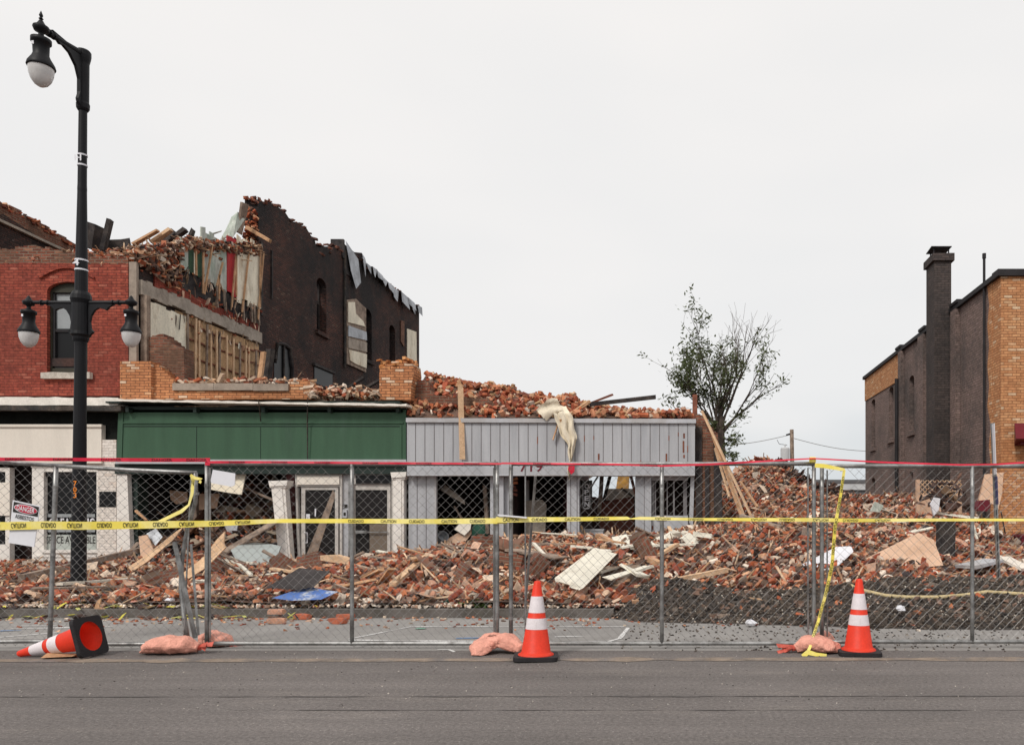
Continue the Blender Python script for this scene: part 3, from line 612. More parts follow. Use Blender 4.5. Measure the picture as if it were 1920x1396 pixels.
mb = MB(); mb.pb(-300, 868, 62, 1100, F + 1.2, .1); mb.pb(18, 868, 60, 1100, F + .9, .1); mb.build('entry_recess', M['dark'], rb)
mb = MB(); mb.poly([(-300, 1100), (-300, 876), (18, 876), (18, 1100)], [[(-290, 1020), (-290, 884), (10, 884), (10, 1020)]], fF(F - .05), .14); s2 = mb.build('shop_window', M['white'], rb)
s = MB(); s.pb(-290, 884, 10, 1020, F + .04, .01); s.build('pane', M['pane'], s2)
s = MB(); s.pb(-290, 904, 18, 966, F - .09, .02); s.build('window_board', M['cream'], s2)
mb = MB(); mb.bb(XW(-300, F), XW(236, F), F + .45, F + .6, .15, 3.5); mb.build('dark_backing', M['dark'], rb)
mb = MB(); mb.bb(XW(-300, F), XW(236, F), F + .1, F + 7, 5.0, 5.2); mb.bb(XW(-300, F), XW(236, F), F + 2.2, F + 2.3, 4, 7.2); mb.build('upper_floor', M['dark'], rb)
# ---------------------------------------------------------------- the burnt party wall between the red building and the green shop
XP = -13.15
def DP(px): return -XP * FPX / (CX - px)
def PW(px, py): d = DP(px); return (d, ZW(py, d))
def fP(x): return lambda u, v, t: Vector((x - t, u, v))
bw = thing('party_wall', 'tall fire-blackened brick party wall with a ragged top and small arched windows', 'wall', (XP, 24, .15))
topline = [(484, 373), (508, 388), (514, 386), (524, 390), (545, 408), (562, 424), (582, 433), (590, 446), (597, 466), (612, 466), (626, 470), (640, 476), (662, 480), (672, 478), (684, 497), (700, 510), (722, 532), (745, 550), (770, 572), (786, 580)]
tp = jag([PW(*q) for q in topline], .28, .17, 11)
front = jag([(18.70, 7.4), (19.56, 8.0), (20.6, 8.5), (21.8, 8.9), (24.1, 9.6)], .3, .1, 12)
outl = [(18.70, .15)] + front + [(24.15, 9.7)] + tp + [(PW(786, 600)[0], .15)]
def warch(px0, px1, t0, b0, t1, b1):             # arched window on the receding wall given left/right photo columns
    d0, d1 = DP(px0), DP(px1); zt = ZW(t0, d0); zb = ZW(b0, d0); hw = (d1 - d0) / 2; c = (d0 + d1) / 2
    r = [(d0, zb), (d0, zt - .25)] + [(c - hw * math.cos(math.pi*k/8), zt - .25 + .25 * math.sin(math.pi*k/8)) for k in range(1, 8)] + [(d1, zt - .25), (d1, zb)]
    return r
wins = [warch(594, 612, 516, 618, 0, 0), warch(682, 697, 574, 670, 0, 0), warch(730, 741, 606, 688, 0, 0), warch(490, 508, 460, 560, 0, 0)]
mb = MB(); mb.poly(outl, wins[:3], fP(XP), .42); mb.build('brick_wall', M['burnt'], bw)
for i, wn in enumerate(wins[:3]):
    u0, u1 = wn[0][0], wn[-1][0]; z0 = wn[0][1]; z1 = max(p[1] for p in wn)
    s = MB(); s.bb(XP - .30, XP - .25, u0, u0 + .07, z0, z1 - .1); s.bb(XP - .30, XP - .25, u1 - .07, u1, z0, z1 - .1); s.bb(XP - .30, XP - .24, u0, u1, (z0 + z1)/2 + .1, (z0 + z1)/2 + .2); f_ = s.build('window_frame', M['char'], bw)
    if i: s = MB(); s.bb(XP - .36, XP - .33, u0, u1, z0, z1); s.build('pane', M['pane'], f_)
    else: s = MB(); s.bb(XP - .36, XP - .33, u0, u1, z0, (z0 + z1)/2 + .15); s.build('pane', M['pane'], f_)
    s = MB(); s.bb(XP - .1, XP + .1, u0 - .12, u1 + .12, z0 - .16, z0 - .02); s.build('window_sill', M['burnt'], bw)
# bricked-up opening near the front, rainwater line, patches of plaster, boarded window
s = MB(); a = DP(488); b = DP(509); s.bb(XP - .05, XP + .03, a, a + .12, PW(488, 590)[1], PW(488, 452)[1]); s.bb(XP - .02, XP + .05, b - .06, b, PW(509, 560)[1], PW(509, 470)[1]); s.build('chase', M['char'], bw)
s = MB(); q = [PW(644, y) for y in (470, 560, 690)]; s.tube([(XP + .06, p[0], p[1]) for p in q], .05, 8); s.build('downpipe', M['gutter'], bw)
def wallpanel(name, pts, m, off, th=.03, parent=bw, sd=1):
    s = MB(); s.poly([PW(*p) for p in pts], [], fP(XP + off), th); return s.build(name, m, parent)
bp_ = wallpanel('boarded_window', [(647, 562), (664, 560), (683, 578), (683, 698), (662, 688), (647, 682)], M['oldwood'], .08)
wallpanel('burnt_board', [(647, 536), (664, 534), (690, 556), (688, 576), (647, 563)], M['char'], .12, parent=bp_) if False else None
for pts, m in (([(648, 566), (660, 566), (662, 588), (676, 602), (680, 612), (648, 604)], M['plaster']), ([(648, 610), (682, 622), (683, 638), (648, 630)], M['sheetmetal']),
               ([(648, 633), (683, 642), (683, 660), (648, 652)], M['cement']), ([(649, 655), (683, 664), (682, 690), (662, 682), (652, 676)], M['plaster'])):
    wallpanel('board_layer', pts, m, .12, .03)
wallpanel('scorched_plaster', [(762, 616), (779, 622), (780, 690), (762, 686)], M['plaster'], .05)
wallpanel('scorched_plaster', [(750, 600), (757, 602), (756, 650), (750, 640)], M['rough_brick'], .05)
# arched window and a low opening near the foot of the wall, seen above the green parapet
aw = warch(513, 546, 664, 722, 0, 0); aw = [(u, v if v < 5 else v + (.45 if 2 < i < 8 else 0)) for i, (u, v) in enumerate(aw)]
s = MB(); s.poly(aw, [], fP(XP + .02), .02); af = s.build('arched_window', M['pane'], bw)  # flat dark panel stands in for the shaded window recess
s = MB(); s.tube([(XP + .05, u, v) for u, v in aw[1:-1]] + [(XP + .05, *aw[-1])], .06, 6); s.build('arch_frame', M['char'], af)
s = MB(); m0 = (aw[0][0] + aw[-1][0]) / 2; s.bb(XP + .03, XP + .07, m0 - .03, m0 + .03, aw[0][1], aw[4][1]); s.build('mullion', M['char'], af)
s = MB(); s.bb(XP, XP + .03, DP(588), DP(622), PW(600, 722)[1], PW(600, 690)[1]); lo_ = s.build('low_opening', M['pane'], bw)  # flat dark sheet painted for the shade inside the opening
s = MB(); s.bb(XP + .02, XP + .1, DP(585), DP(625), PW(600, 691)[1], PW(600, 686)[1]); s.build('lintel', M['char'], lo_)
# torn sheet metal coping
s = MB()
for i, ((a, b), (c, d)) in enumerate(zip(topline[13:-1], topline[14:])):
    for k in range(2):
        t0 = k / 2; t1 = (k + 1) / 2
        p0 = PW(a + (c-a)*t0, b + (d-b)*t0 - 4); p1 = PW(a + (c-a)*t1, b + (d-b)*t1 - 4); hh = random.uniform(.25, .75); o_ = random.uniform(.05, .2)
        s.add([(XP - .45, p0[0], p0[1] + .06), (XP - .45, p1[0], p1[1] + .03), (XP + o_, p1[0], p1[1]), (XP + o_, p0[0], p0[1]), (XP + o_ + random.uniform(0, .2), p1[0] - random.uniform(0, .4), p1[1] - hh), (XP + o_ + .05, p0[0], p0[1] - hh * random.uniform(.5, 1))], [(0, 1, 2, 3), (3, 2, 4, 5)])
s.build('metal_coping', M['sheetmetal'], bw, fix=False)
s = MB(); d0, z0 = PW(640, 478); d1, z1 = PW(672, 490)
s.bb(XP - .42, XP + .08, d0, d0 + .12, z0 - .1, PW(640, 448)[1]); s.bb(XP - .38, XP + .03, d0 + .12, d1 - .25, z0 - .6, PW(640, 448)[1] - .12); s.bb(XP - .3, XP + .0, d1 - .25, d1, z1 - .8, PW(640, 448)[1] - .75)
s.build('parapet_stub', M['char'], bw)
s = MB(); s.add([(XP + .1, d0 + .15, PW(640, 448)[1]), (XP + .12, d1 - .3, PW(640, 448)[1] - .35), (XP + .15, d1 - .1, z1 - .9), (XP + .16, d1 - .6, z1 - 1.3), (XP + .12, d0 + .6, z1 - .7)], [(0, 1, 2, 3, 4)]); s.build('stub_sheet', M['sheetmetal'], bw)
# broken front end of the tall part
pts = []
for i in range(260):
    z = random.uniform(7.6, 11.3); pts.append((XP - random.uniform(.02, .40), 24.12 - random.uniform(0, .14), z))
frags('broken_wall_end', pts, [K_BRICK, K_HALF, K_DARK], [3, 2, 2], lift=.02, tilt=.35, kind='stuff', parent=bw)
pts = [(XP - random.uniform(0, .4), *q) for q in [(lambda t: (t[0], t[1] + .02))(random.choice(tp)) for _ in range(330)]]
frags('crumbled_wall_top', pts, [((.2, .1, .07), .12, [(.16, .06, .04), (.10, .05, .04), (.22, .10, .07)])], [1], lift=.05, tilt=.25, kind='stuff', parent=bw)
# stripped room side of the wall: cement band, plaster, studs, old wallpapers
def fz(z): return z
def side(name, y0, y1, z0, z1, m, off, th=.04, parent=bw, jt=0, sd=1):
    s = MB()
    if jt: 
        ol = jag([(y0, z0), (y1, z0)], .18, jt, sd) + [(y1, z0 + .001)] + jag([(y1, z1), (y0, z1)], .18, jt, sd + 1)
        s.poly(ol, [], fP(XP + off), th)
    else: s.bb(XP + off - th, XP + off, y0, y1, z0, z1)
    return s.build(name, m, parent)
side('cement_band', 18.72, 24.1, 6.77, 7.10, M['cement'], .13, .12, jt=.04, sd=4)
side('backing_boards', 20.1, 24.1, 3.6, 6.75, M['lath'], .03, .02)
side('dark_joists', 20.1, 24.1, 7.36, 7.85, M['char'], .06, .05, jt=.05, sd=6)
side('red_brick_course', 19.3, 24.1, 7.08, 7.40, M['red'], .05, .04, jt=.07, sd=8)
side('cream_plaster', 19.05, 20.45, 4.6, 6.66, M['plaster'], .09, .04, jt=.05, sd=9)
side('room_corner_post', 18.78, 18.92, 4.9, 6.75, M['oldwood'], .2, .15)
s = MB(); s.bb(XW(240.5, F), XP + .06, F + .02, F + .1, 4.6, 7.5); s.build('wall_end_render', M['coping'], bw)
# the upper room: y distance along wall from px
def up(px0, px1, zt, m, off, nm, zb=7.85, jt=.10, sd=1): return side(nm, DP(px0), DP(px1), zb, zt, m, off, .03, jt=jt, sd=sd)
up(334, 352, 8.7, M['mint'], .06, 'striped_wallpaper', sd=21); up(349, 358, 8.7, M['bottle'], .08, 'green_wallpaper', sd=22); up(358, 372, 8.9, M['plaster'], .06, 'cream_wallpaper', sd=23); up(364, 373, 8.9, M['bottle'], .09, 'green_wallpaper', sd=24)
up(373, 421, 9.3, M['mint'], .06, 'striped_wallpaper', sd=25); up(421, 438, 9.5, M['redpaint'], .08, 'crimson_wallpaper', sd=26); up(436, 446, 9.6, M['maroon'], .07, 'maroon_wallpaper', sd=27); up(438, 483, 9.7, M['plaster'], .11, 'torn_plaster', zb=7.86, jt=.2, sd=28)
for i, (px, dz, zt) in enumerate(((357, 0, 8.5), (370, .05, 8.7), (372, .2, 8.9), (396, 0, 8.6), (400, 0, 8.2), (424, 0, 9.2), (433, .1, 9.3), (444, .1, 9.3), (474, .1, 9.6), (478, .1, 9.6))):
    s = MB(); d = DP(px); s.beam((XP + .16, d, 7.45 if i % 3 else 7.85), (XP + .16, d + dz + random.uniform(-.1, .3), zt), .035, .05); s.build('stud', M['wood'], bw)
for i, px in enumerate((344, 356, 366, 377, 388, 399, 404, 417, 429, 441, 452, 460, 470)):
    s = MB(); d = DP(px); t = random.uniform(-.06, .06); s.beam((XP + .12, d, 3.7), (XP + .12 + t * .3, d + t, 6.73 - .02 * i), .04, .05); s.build('stud', M['palewood'] if i % 3 else M['oldwood'], bw)
s = MB()
for z in (4.3, 4.75, 5.2, 5.65, 6.1, 6.5):
    for k in range(11): 
        a = 20.2 + k * .36; s.beam((XP + .06, a, z + random.uniform(-.03, .03)), (XP + .06, a + .36, z + random.uniform(-.05, .05)), .03, .035)
s.build('noggings', M['rust'], bw)  # red-brown rows paint the reddish shadow lines in the lath
for k in range(9):
    px = random.uniform(380, 478); d = DP(px); s = MB(); s.beam((XP + .15, d, 7.85), (XP + .15, d + .05, 7.4 - random.uniform(0, .2)), .04, .05); s.build('joist_end', M['oldwood'], bw)
pts = []
for i in range(120):
    y = random.uniform(19.6, 24.0); z = random.uniform(7.1, 7.9) if random.random() < .75 else random.uniform(6.3, 6.75)
    pts.append((XP + random.uniform(.06, .18), y, z))
frags('hanging_scraps', pts, [((.02, .10, .22), .3, PAL_LIGHT + [(.62, .58, .48), (.30, .06, .045), (.40, .28, .18)]), ((.02, .04, .4), .2, PAL_WOOD + PAL_DARK), ((.06, .18, .07), .15, PAL_BRICK)], [3, 4, 3], lift=.03, tilt=.2, parent=bw, scale=.8)
# crumbling brickwork on the wall head and roof level of the red building
def wedge(x, y):
    return interp([(18.6, 7.5), (19.56, 7.9), (20.6, 8.4), (21.8, 8.7), (24.2, 9.4)], y) - max(0, (-13.2 - x)) * .06 + .15 * noise.noise(Vector((x, y, 0)))
tag(heightfield('roof_rubble_bed', -19.6, -13.1, 18.75, 24.4, .2, wedge, M['dust']), kind='stuff')
frags('roof_rubble', scatter(2600, -19.4, -13.05, 18.7, 24.2, lambda x, y: wedge(x, y) - .05, vis), [K_BRICK, K_HALF, K_LIGHT, K_WOOD, K_DARK, K_DIRT], [24, 20, 8, 16, 14, 18], lift=.3, tilt=.8)
pts = []
for i in range(1900):
    y = random.uniform(18.7, 24.1); zt = interp([(18.7, 7.8), (19.56, 8.2), (20.6, 8.7), (21.8, 9.05), (24.1, 9.8)], y); lo = interp([(18.7, 7.5), (19.76, 7.25), (20.2, 7.2), (20.3, 8.4), (22, 8.95), (24.1, 9.45)], y)
    t = random.random(); pts.append((XP + random.uniform(-.08, .13), y, lo + (zt - lo) * t))
frags('crumbling_edge', pts, [((.2, .1, .065), .12, PAL_BRICK + PAL_DIRT + PAL_LIGHT), K_DIRT, ((.4, .03, .02), .2, PAL_WOOD), K_DARK], [34, 34, 14, 14], lift=.1, tilt=.8)
pts = [(random.uniform(-19.5, -13.2), 18.72 + random.uniform(-.05, .2), 7.42 + random.uniform(-.15, .25)) for _ in range(520)]
frags('broken_course', pts, [K_BRICK, K_HALF, K_LIGHT], [5, 4, 2], lift=.1, tilt=.3)
# charred beams sticking up
def plank(px0, py0, d0, px1, py1, d1, w, h, m, name, label, cat='plank', group=None, roll=0, jit=.008):
    a = P(px0, py0, d0); b = P(px1, py1, d1); c = (a + b) / 2; s = MB(); s.beam(a - c, b - c, w, h, roll, jit=jit)
    o = s.build(name, M[m]); o.location = c; return tag(o, label, cat, group)
plank(193, 470, 21, 206, 412, 21, .28, .1, 'char', 'charred_beam', 'broad charred beam standing upright just right of the lamp pole', 'beam', roll=.4)
plank(176, 470, 21.5, 184, 426, 21.5, .45, .3, 'char', 'charred_chunk', 'burnt lump of masonry beside the broad charred beam', 'debris', jit=.06)
plank(200, 462, 22, 246, 458, 22.2, .3, .4, 'char', 'charred_chunk', 'low black heap of burnt roofing behind the charred upright beam', 'debris', jit=.08)
plank(250, 458, 20.6, 296, 432, 20.6, .14, .06, 'wood', 'broken_board', 'pale broken board leaning on the roof rubble, leftmost of three', 'plank')
plank(285, 455, 20.8, 320, 430, 20.8, .16, .08, 'palewood', 'broken_board', 'light brown board leaning right on the roof rubble beside the black beam', 'plank')
plank(305, 462, 22, 330, 440, 22, .4, .25, 'char', 'charred_chunk', 'charred wedge between the light board and the black slanted beam', 'debris', jit=.07)
plank(324, 448, 21, 348, 430, 21, .17, .1, 'char', 'charred_beam', 'short black beam slanting up right above the roof rubble', 'beam')
plank(356, 448, 22, 363, 430, 22, .12, .1, 'char', 'charred_beam', 'small black splinter pointing up between the slanted beam and green sheet', 'beam', jit=.03)
plank(372, 446, 22, 412, 434, 22.4, .3, .03, 'mint', 'pale_green_sheet', 'pale green sheet lying on top of the wall rubble', 'sheet', jit=.04)
plank(425, 440, 23, 445, 404, 23.4, .30, .12, 'mint', 'torn_insulation', 'torn pale green insulation hanging by the tall wall edge', 'debris', jit=.1)
plank(448, 436, 23.4, 458, 380, 23.4, .26, .05, 'oldwood', 'splintered_board', 'dark pointed board standing against the tall burnt wall', 'plank', jit=.04)
plank(462, 426, 23.9, 507, 452, 23.6, .10, .10, 'wood', 'broken_pole', 'round broken pole jutting right from the tall wall corner', 'pole')
# rear-left brick wall with a stripped top
lw = thing('rear_brick_wall', 'ruined brick wall sloping down behind the red building at the far left', 'wall', (-20, 24, .15))
def fL(x): return lambda u, v, t: Vector((x - t, u, v))
def LW(px, py): d = 20 * FPX / (CX - px); return (d, ZW(py, d))
s = MB(); s.poly([LW(-120, 470)] + jag([LW(-120, 312), LW(0, 376), LW(60, 410), LW(140, 456), LW(168, 478)], .3, .07, 31) + [LW(168, 500)], [], fL(-20), .4); s.build('brick_wall', M['rough_brick'], lw)
s = MB(); s.poly([LW(-120, 420), LW(0, 402), LW(60, 440), LW(110, 466), LW(60, 470), LW(-60, 470)], [], fL(-19.9), .1); s.build('burnt_face', M['burnt'], lw)
s = MB(); a = LW(-100, 372); b = LW(108, 468); s.beam((-19.85, a[0], a[1] + .0), (-19.85, b[0], b[1]), .1, .08); a = LW(-100, 350); b = LW(140, 460); s.build('stringer', M['cement'], lw)
pts = []
for i in range(300):
    t = random.random(); q = LW(-60 + 220 * t, 346 + 126 * t); pts.append((-20 + random.uniform(-.4, .05), q[0], q[1] + random.uniform(-.1, .06)))
frags('crumbled_wall_top', pts, [K_BRICK, K_HALF], [1, 1], lift=.05, tilt=.25, parent=lw)

# ---------------------------------------------------------------- green storefront
gs = thing('green_shop', 'low shop with a broad green sign fascia under broken tan brick', 'shop', (XW(490, F), F, .15))
mb = MB(); mb.poly([(225, 748)] + [(225, 677), (283, 677), (283, 748)], [], fF(F - .12), .4); mb.build('brick_pier', M['orange'], gs)
mb = MB(); mb.poly([(283, 748), (283, 681)] + jag([(283, 681), (293, 684), (325, 712)], 7, 1.5, 41) + [(325, 733), (540, 733), (540, 713)] + jag([(540, 713), (580, 713)], 8, 1.5, 42) + [(583, 728), (583, 748)], [], fF(F - .02), .35); mb.build('parapet', M['orange'], gs)
mb = MB(); mb.pb(323, 718, 400, 731, F - .08, .36); mb.pb(400.6, 718, 474, 731, F - .08, .36); mb.pb(474.6, 719, 540, 732, F - .08, .36); mb.build('coping', M['coping'], gs)
mb = MB(); mb.poly([(236, 700), (236, 634)] + jag([(240, 632), (300, 628), (334, 650), (344, 652)], 7, 2.5, 43) + [(346, 715), (330, 722)], [], fF(F + .25), .4); mb.build('rough_backing', M['rough_brick'], gs)
mb = MB(); o1 = [(712, 750), (711, 700), (714, 688), (728, 684), (734, 678), (760, 677), (777, 686), (776, 700), (770, 750)]
mb.poly([(712, 750), (711, 702), (713, 690), (722, 690), (722, 683), (734, 683), (734, 677), (762, 677), (762, 682), (774, 682), (776, 700), (771, 724), (770, 750)], [], fF(F - .2), .55); mb.build('brick_pier', M['orange'], gs)
frags('pier_top_bricks', [(XW(random.uniform(714, 776), F), F + random.uniform(-.18, .3), ZW(random.uniform(676, 700), F)) for _ in range(60)], [((.21, .1, .065), .05, [(.52, .22, .08), (.6, .3, .13), (.45, .18, .07)])], [1], lift=.03, tilt=.12, parent=gs)
mb = MB(); sagbox(mb, 221, 762, 748, 752, F - .5, .55, .9, 50, 7, 9); mb.build('flashing', M['flash'], gs)
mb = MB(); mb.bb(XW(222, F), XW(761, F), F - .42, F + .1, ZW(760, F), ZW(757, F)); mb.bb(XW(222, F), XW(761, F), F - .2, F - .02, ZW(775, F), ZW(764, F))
mb.build('shaded_soffit', M['darkgreen'], gs)  # dark green band paints in the shade below the flashing
for px in (235, 362, 490, 614, 742): mb = MB(); mb.pb(px, 763, px + 6, 772, F - .34, .2); mb.build('bracket', M['darkgreen'], gs)
mb = MB(); mb.poly([(222, 768), (761, 768), (761, 862), (218, 862)], [], fF(F - .2), .2); fa = mb.build('fascia', M['green'], gs)
mb = MB(); mb.pb(230, 791, 756, 793.5, F - .225, .03); mb.poly([(228, 770), (231, 770), (228, 860), (225, 860)], [], fF(F - .22), .02); mb.pb(750, 796, 753, 862, F - .22, .02); mb.build('moulding', M['green'], fa)
mb = MB(); mb.pb(230, 798, 750, 799.2, F - .212, .012); mb.pb(368, 800, 368.6, 862, F - .208, .008); mb.pb(488, 800, 488.5, 862, F - .208, .008); mb.pb(575.5, 752, 577, 862, F - .21, .01); mb.build('panel_joint', M['darkgreen'], fa)
mb = MB(); mb.pb(216, 861, 761, 869, F - .3, .3); mb.build('fascia_ledge', M['greytrim'], gs)
mb = MB(); mb.pb(215, 869, 761, 888, F - .2, .3); mb.build('lintel', M['darkgreen'], gs)
mb = MB(); mb.tube([P(484, 748, F - .55), P(486, 760, F - .5), P(489, 790, F - .25)], .012, 5); mb.tube([P(577, 745, F - .55), P(576, 790, F - .3), P(577, 862, F - .25)], .012, 5); mb.build('hanging_cable', M['gutter'], gs)
mb = MB(); mb.bb(XW(243, F), XW(762, F), F + .1, F + 7.5, 3.75, 3.95); mb.build('roof_slab', M['dark'], gs)  # hidden slab added to keep the collapsed shop interior dark
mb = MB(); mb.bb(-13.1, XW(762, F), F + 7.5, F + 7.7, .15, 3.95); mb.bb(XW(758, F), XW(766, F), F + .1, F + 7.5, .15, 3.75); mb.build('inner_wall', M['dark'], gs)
mb = MB(); mb.bb(XW(242, F), XW(252, F), F, F + .5, .15, 2.5); mb.pb(252, 888, 258, 1100, F - .02, .1); mb.build('door_post', M['darkgreen'], gs)
frags('parapet_rubble', [(XW(random.uniform(583, 716), F), F + random.uniform(-.3, .5), ZW(750 - abs(random.gauss(0, 9)) - random.uniform(0, 4), F)) for _ in range(330)] + [(XW(random.uniform(325, 583), F), F + random.uniform(0, .4), ZW(random.uniform(712, 719), F)) for _ in range(120)], [((.20, .1, .065), .1, PAL_BRICK + PAL_LIGHT + [(.55, .36, .22), (.62, .46, .33)] * 2), K_LIGHT, K_CHIP, K_WOOD], [5, 4, 3, 1], lift=.08, tilt=.5)
for i in range(9):
    px = random.uniform(590, 706); place_brick(P(px, 744 - random.uniform(0, 12), F - .2), rr(.5), 'loose brick on the ledge of the green shop beside the tan pier', 'bricks on the green ledge')
plank(560, 748, F + .3, 600, 728, F + .1, .07, .04, 'oldwood', 'broken_batten', 'thin weathered batten lying on the green shop ledge', 'plank')
plank(640, 735, F + 1.2, 682, 708, F + 1.4, .35, .05, 'char', 'charred_board', 'charred board tilted up behind the green shop ledge', 'board')
plank(668, 738, F + 1.0, 712, 712, F + 1.2, .3, .05, 'char', 'charred_board', 'second charred board nearer the tan brick pier', 'board')
plank(487, 715, F + 1.0, 494, 660, F + 1.1, .14, .06, 'wood', 'orange_post', 'orange brown post standing against the burnt wall above the parapet', 'post')
plank(500, 715, F + 1.4, 508, 655, F + 1.5, .2, .12, 'char', 'charred_post', 'charred post beside the orange brown post above the parapet', 'post')
# leaning and standing pilasters
def pilaster(name, tx0, tx1, ty, bx0, bx1, by, d, m, cap=True):
    s = MB(); s.poly([(bx0, by), (tx0 + 2, ty + 6), (tx1 - 2, ty + 6), (bx1, by)], [], fF(d), .2)
    k = .12; s.poly([(bx0 + (bx1-bx0)*.2, by), (tx0 + 2 + (tx1-tx0)*.2, ty + 10), (tx1 - 2 - (tx1-tx0)*.2, ty + 10), (bx1 - (bx1-bx0)*.2, by)], [], fF(d - .02), .03)
    o = s.build(name, m, gs)
    if cap: c = MB(); c.poly([(tx0 - 3, ty), (tx1 + 3, ty - 1), (tx1 + 1, ty + 9), (tx0 - 1, ty + 10)], [], fF(d - .06), .3); c.poly([(tx0 - 1, ty + 9), (tx1 + 1, ty + 9), (tx1, ty + 13), (tx0, ty + 13)], [], fF(d - .03), .24); c.build('cap', M['white'], o)
    return o
tag(pilaster('pilaster', 506, 536, 901, 526, 547, 1075, F - .35, M['white']), 'white pilaster broken loose and leaning to the left')
pilaster('pilaster', 735, 759, 885, 737, 757, 1085, F - .2, M['white'])
mb = MB(); mb.pb(537, 888, 552, 1085, F - .02, .15); mb.build('brown_post', M['maroon'], gs)
# door with the diagonal board
dr = MB(); dr.poly([(553, 888), (641, 888), (641, 1088), (637, 1088), (637, 911), (557, 911), (560, 1000), (566, 1088), (561, 1088), (556, 1000)], [], fF(F - .1), .12); fr = dr.build('door_frame', M['alu'], gs)
s = MB(); s.pb(557, 892, 636, 908, F - .13, .02); s.build('transom_panel', M['cream'], fr)
dr = MB(); dr.poly([(565, 1088), (565, 912), (634, 912), (634, 1088)], [[(572, 1080), (572, 918), (628, 918), (628, 1080)]], fF(F - .06), .06); dd = dr.build('door', M['alu'], gs)
s = MB(); s.pb(572, 918, 628, 1080, F - .03, .012); s.build('pane', M['doorpane'], dd)
s = MB(); s.tube([P(571, 998, F - .07), P(576, 998, F - .14), P(576, 1017, F - .14), P(571, 1017, F - .07)], .014, 6); s.build('handle', M['signwhite'], dd)
s = MB(); s.poly([(574, 1060), (574, 1040), (624, 918), (630, 926), (588, 1060)], [], fF(F - .045), .01); s.build('brace_board', M['oldwood'], dd)
s = MB(); s.pb(574, 963, 581, 973, F - .045, .004); s.poly([(590, 953), (593, 953), (592, 968), (590, 968)], [], fF(F - .045), .004); s.build('sticker', M['signwhite'], dd)
mb = MB(); mb.pb(641, 888, 665, 1088, F - .04, .12); wp = mb.build('wall_panel', M['greytrim'], gs)
mb = MB(); mb.pb(653, 888, 656, 1088, F - .07, .03); mb.pb(659, 888, 662, 1088, F - .07, .03); mb.build('mullion', M['metal'], wp)
mb = MB(); mb.pb(642, 945, 651, 951.5, F - .055, .014); k_ = mb.build('number_plate', M['blacktxt'], wp)
s = MB(); put_text(s, '2', lambda u, v: Vector((XW(645.5, F) + u, F - .06, ZW(950.5, F) + v)), .03, .055); s.build('lettering', M['signwhite'], k_)
mb = MB(); mb.pb(642, 955, 650, 970, F - .09, .05); mb.pb(644, 960, 648, 966, F - .1, .01, 1); mb.build('mail_box', [M['greytrim'], M['blacktxt']], wp)
# second door
dr = MB(); dr.poly([(661, 1088), (661, 888), (737, 888), (737, 1088), (734, 1088), (734, 907), (664, 907), (664, 1088)], [], fF(F - .1), .12)
fr = dr.build('door_frame', M['alu'], gs)
s = MB(); s.pb(667, 890, 733, 906, F - .125, .02); s.build('transom_panel', M['pane'], fr)
dr = MB(); dr.poly([(664, 1088), (664, 908), (732, 908), (732, 1088)], [[(666, 1080), (666, 918), (726, 918), (726, 1080)]], fF(F - .06), .06); dd = dr.build('door', M['alu'], gs)
s = MB(); s.pb(666, 918, 726, 1080, F - .03, .012); s.build('pane', M['doorpane'], dd)
s = MB(); s.pb(693, 982, 726, 1080, F - .036, .004); s.build('inner_panel', M['brownpanel'], dd)
s = MB(); s.pb(666, 994, 687, 999.5, F - .12, .04); s.pb(687, 996, 727, 998, F - .11, .02); s.build('push_bar', M['metal'], dd)
# debris inside the open front
def HIN(x, y): return .3 + min(1, (y - F) / 2.8) * (1.9 + .25 * noise.noise(Vector((x*1.3, y, 0)))) + .12 * noise.noise(Vector((x*3, y*3, 5)))
tag(heightfield('interior_debris_bed', -13, -9.0, F + .1, F + 7, .2, HIN, M['dark']), kind='stuff')
frags('interior_debris', scatter(1500, -13, -9.0, F + .15, F + 5.5, HIN), [K_BRICK, K_HALF, ((.9, .09, .05), .15, [(.20, .11, .075), (.28, .18, .12), (.12, .07, .05)]), ((.5, .35, .02), .2, [(.34, .26, .19), (.18, .10, .08), (.42, .34, .26)]), K_DARK, K_LIGHT], [14, 12, 14, 9, 12, 5], lift=.35, tilt=.75)
gp = 'loose boards in the collapsed green shop'
def gd(px, py, fallback, lift=.16):              # distance at which the sight line through (px, py) meets the rubble
    d = 10.45
    while d < 18.2:
        x = XW(px, d)
        if ZW(py, d) <= HT(x, d) + lift: return d - .03
        d += .04
    return fallback
def slab(name, pts, d, th, m, label, cat='board', tilt=0.0, group=None, bend=.0, parent=None):
    """a flat piece: photo outline at distance d with a real thickness; tilt = extra distance per metre of height."""
    cxp = sum(p[0] for p in pts) / len(pts); cyp = sum(p[1] for p in pts) / len(pts); c = P(cxp, cyp, d); s = MB()
    fn = lambda u, v, t: (lambda q: Vector((q.x, d + (q.z - c.z) * tilt + t + bend * math.sin(q.x * 6 + q.z * 5), q.z)))(P(u, v, d)) - Vector(c)
    s.poly(pts, [], fn, th); o = s.build(name, M[m]); o.location = c
    return tag(o, label, cat, group)
slab('slatted_sheet', [(394, 892), (457, 886), (456, 927), (428, 923), (394, 917)], F - .1, .03, 'fabric', 'cream grooved panel hanging in the open green storefront', 'panel', .3)
slab('hanging_board', [(316, 918), (350, 922), (352, 940), (332, 945), (320, 936)], F + 1.0, .02, 'ply', 'tan board fragment deep inside the green storefront left of the fence joint', 'board', .2)
slab('hanging_board', [(372, 925), (410, 925), (408, 952), (374, 956)], F + 1.1, .02, 'ply', 'tan board fragment hanging below the grooved cream panel', 'board', .2)
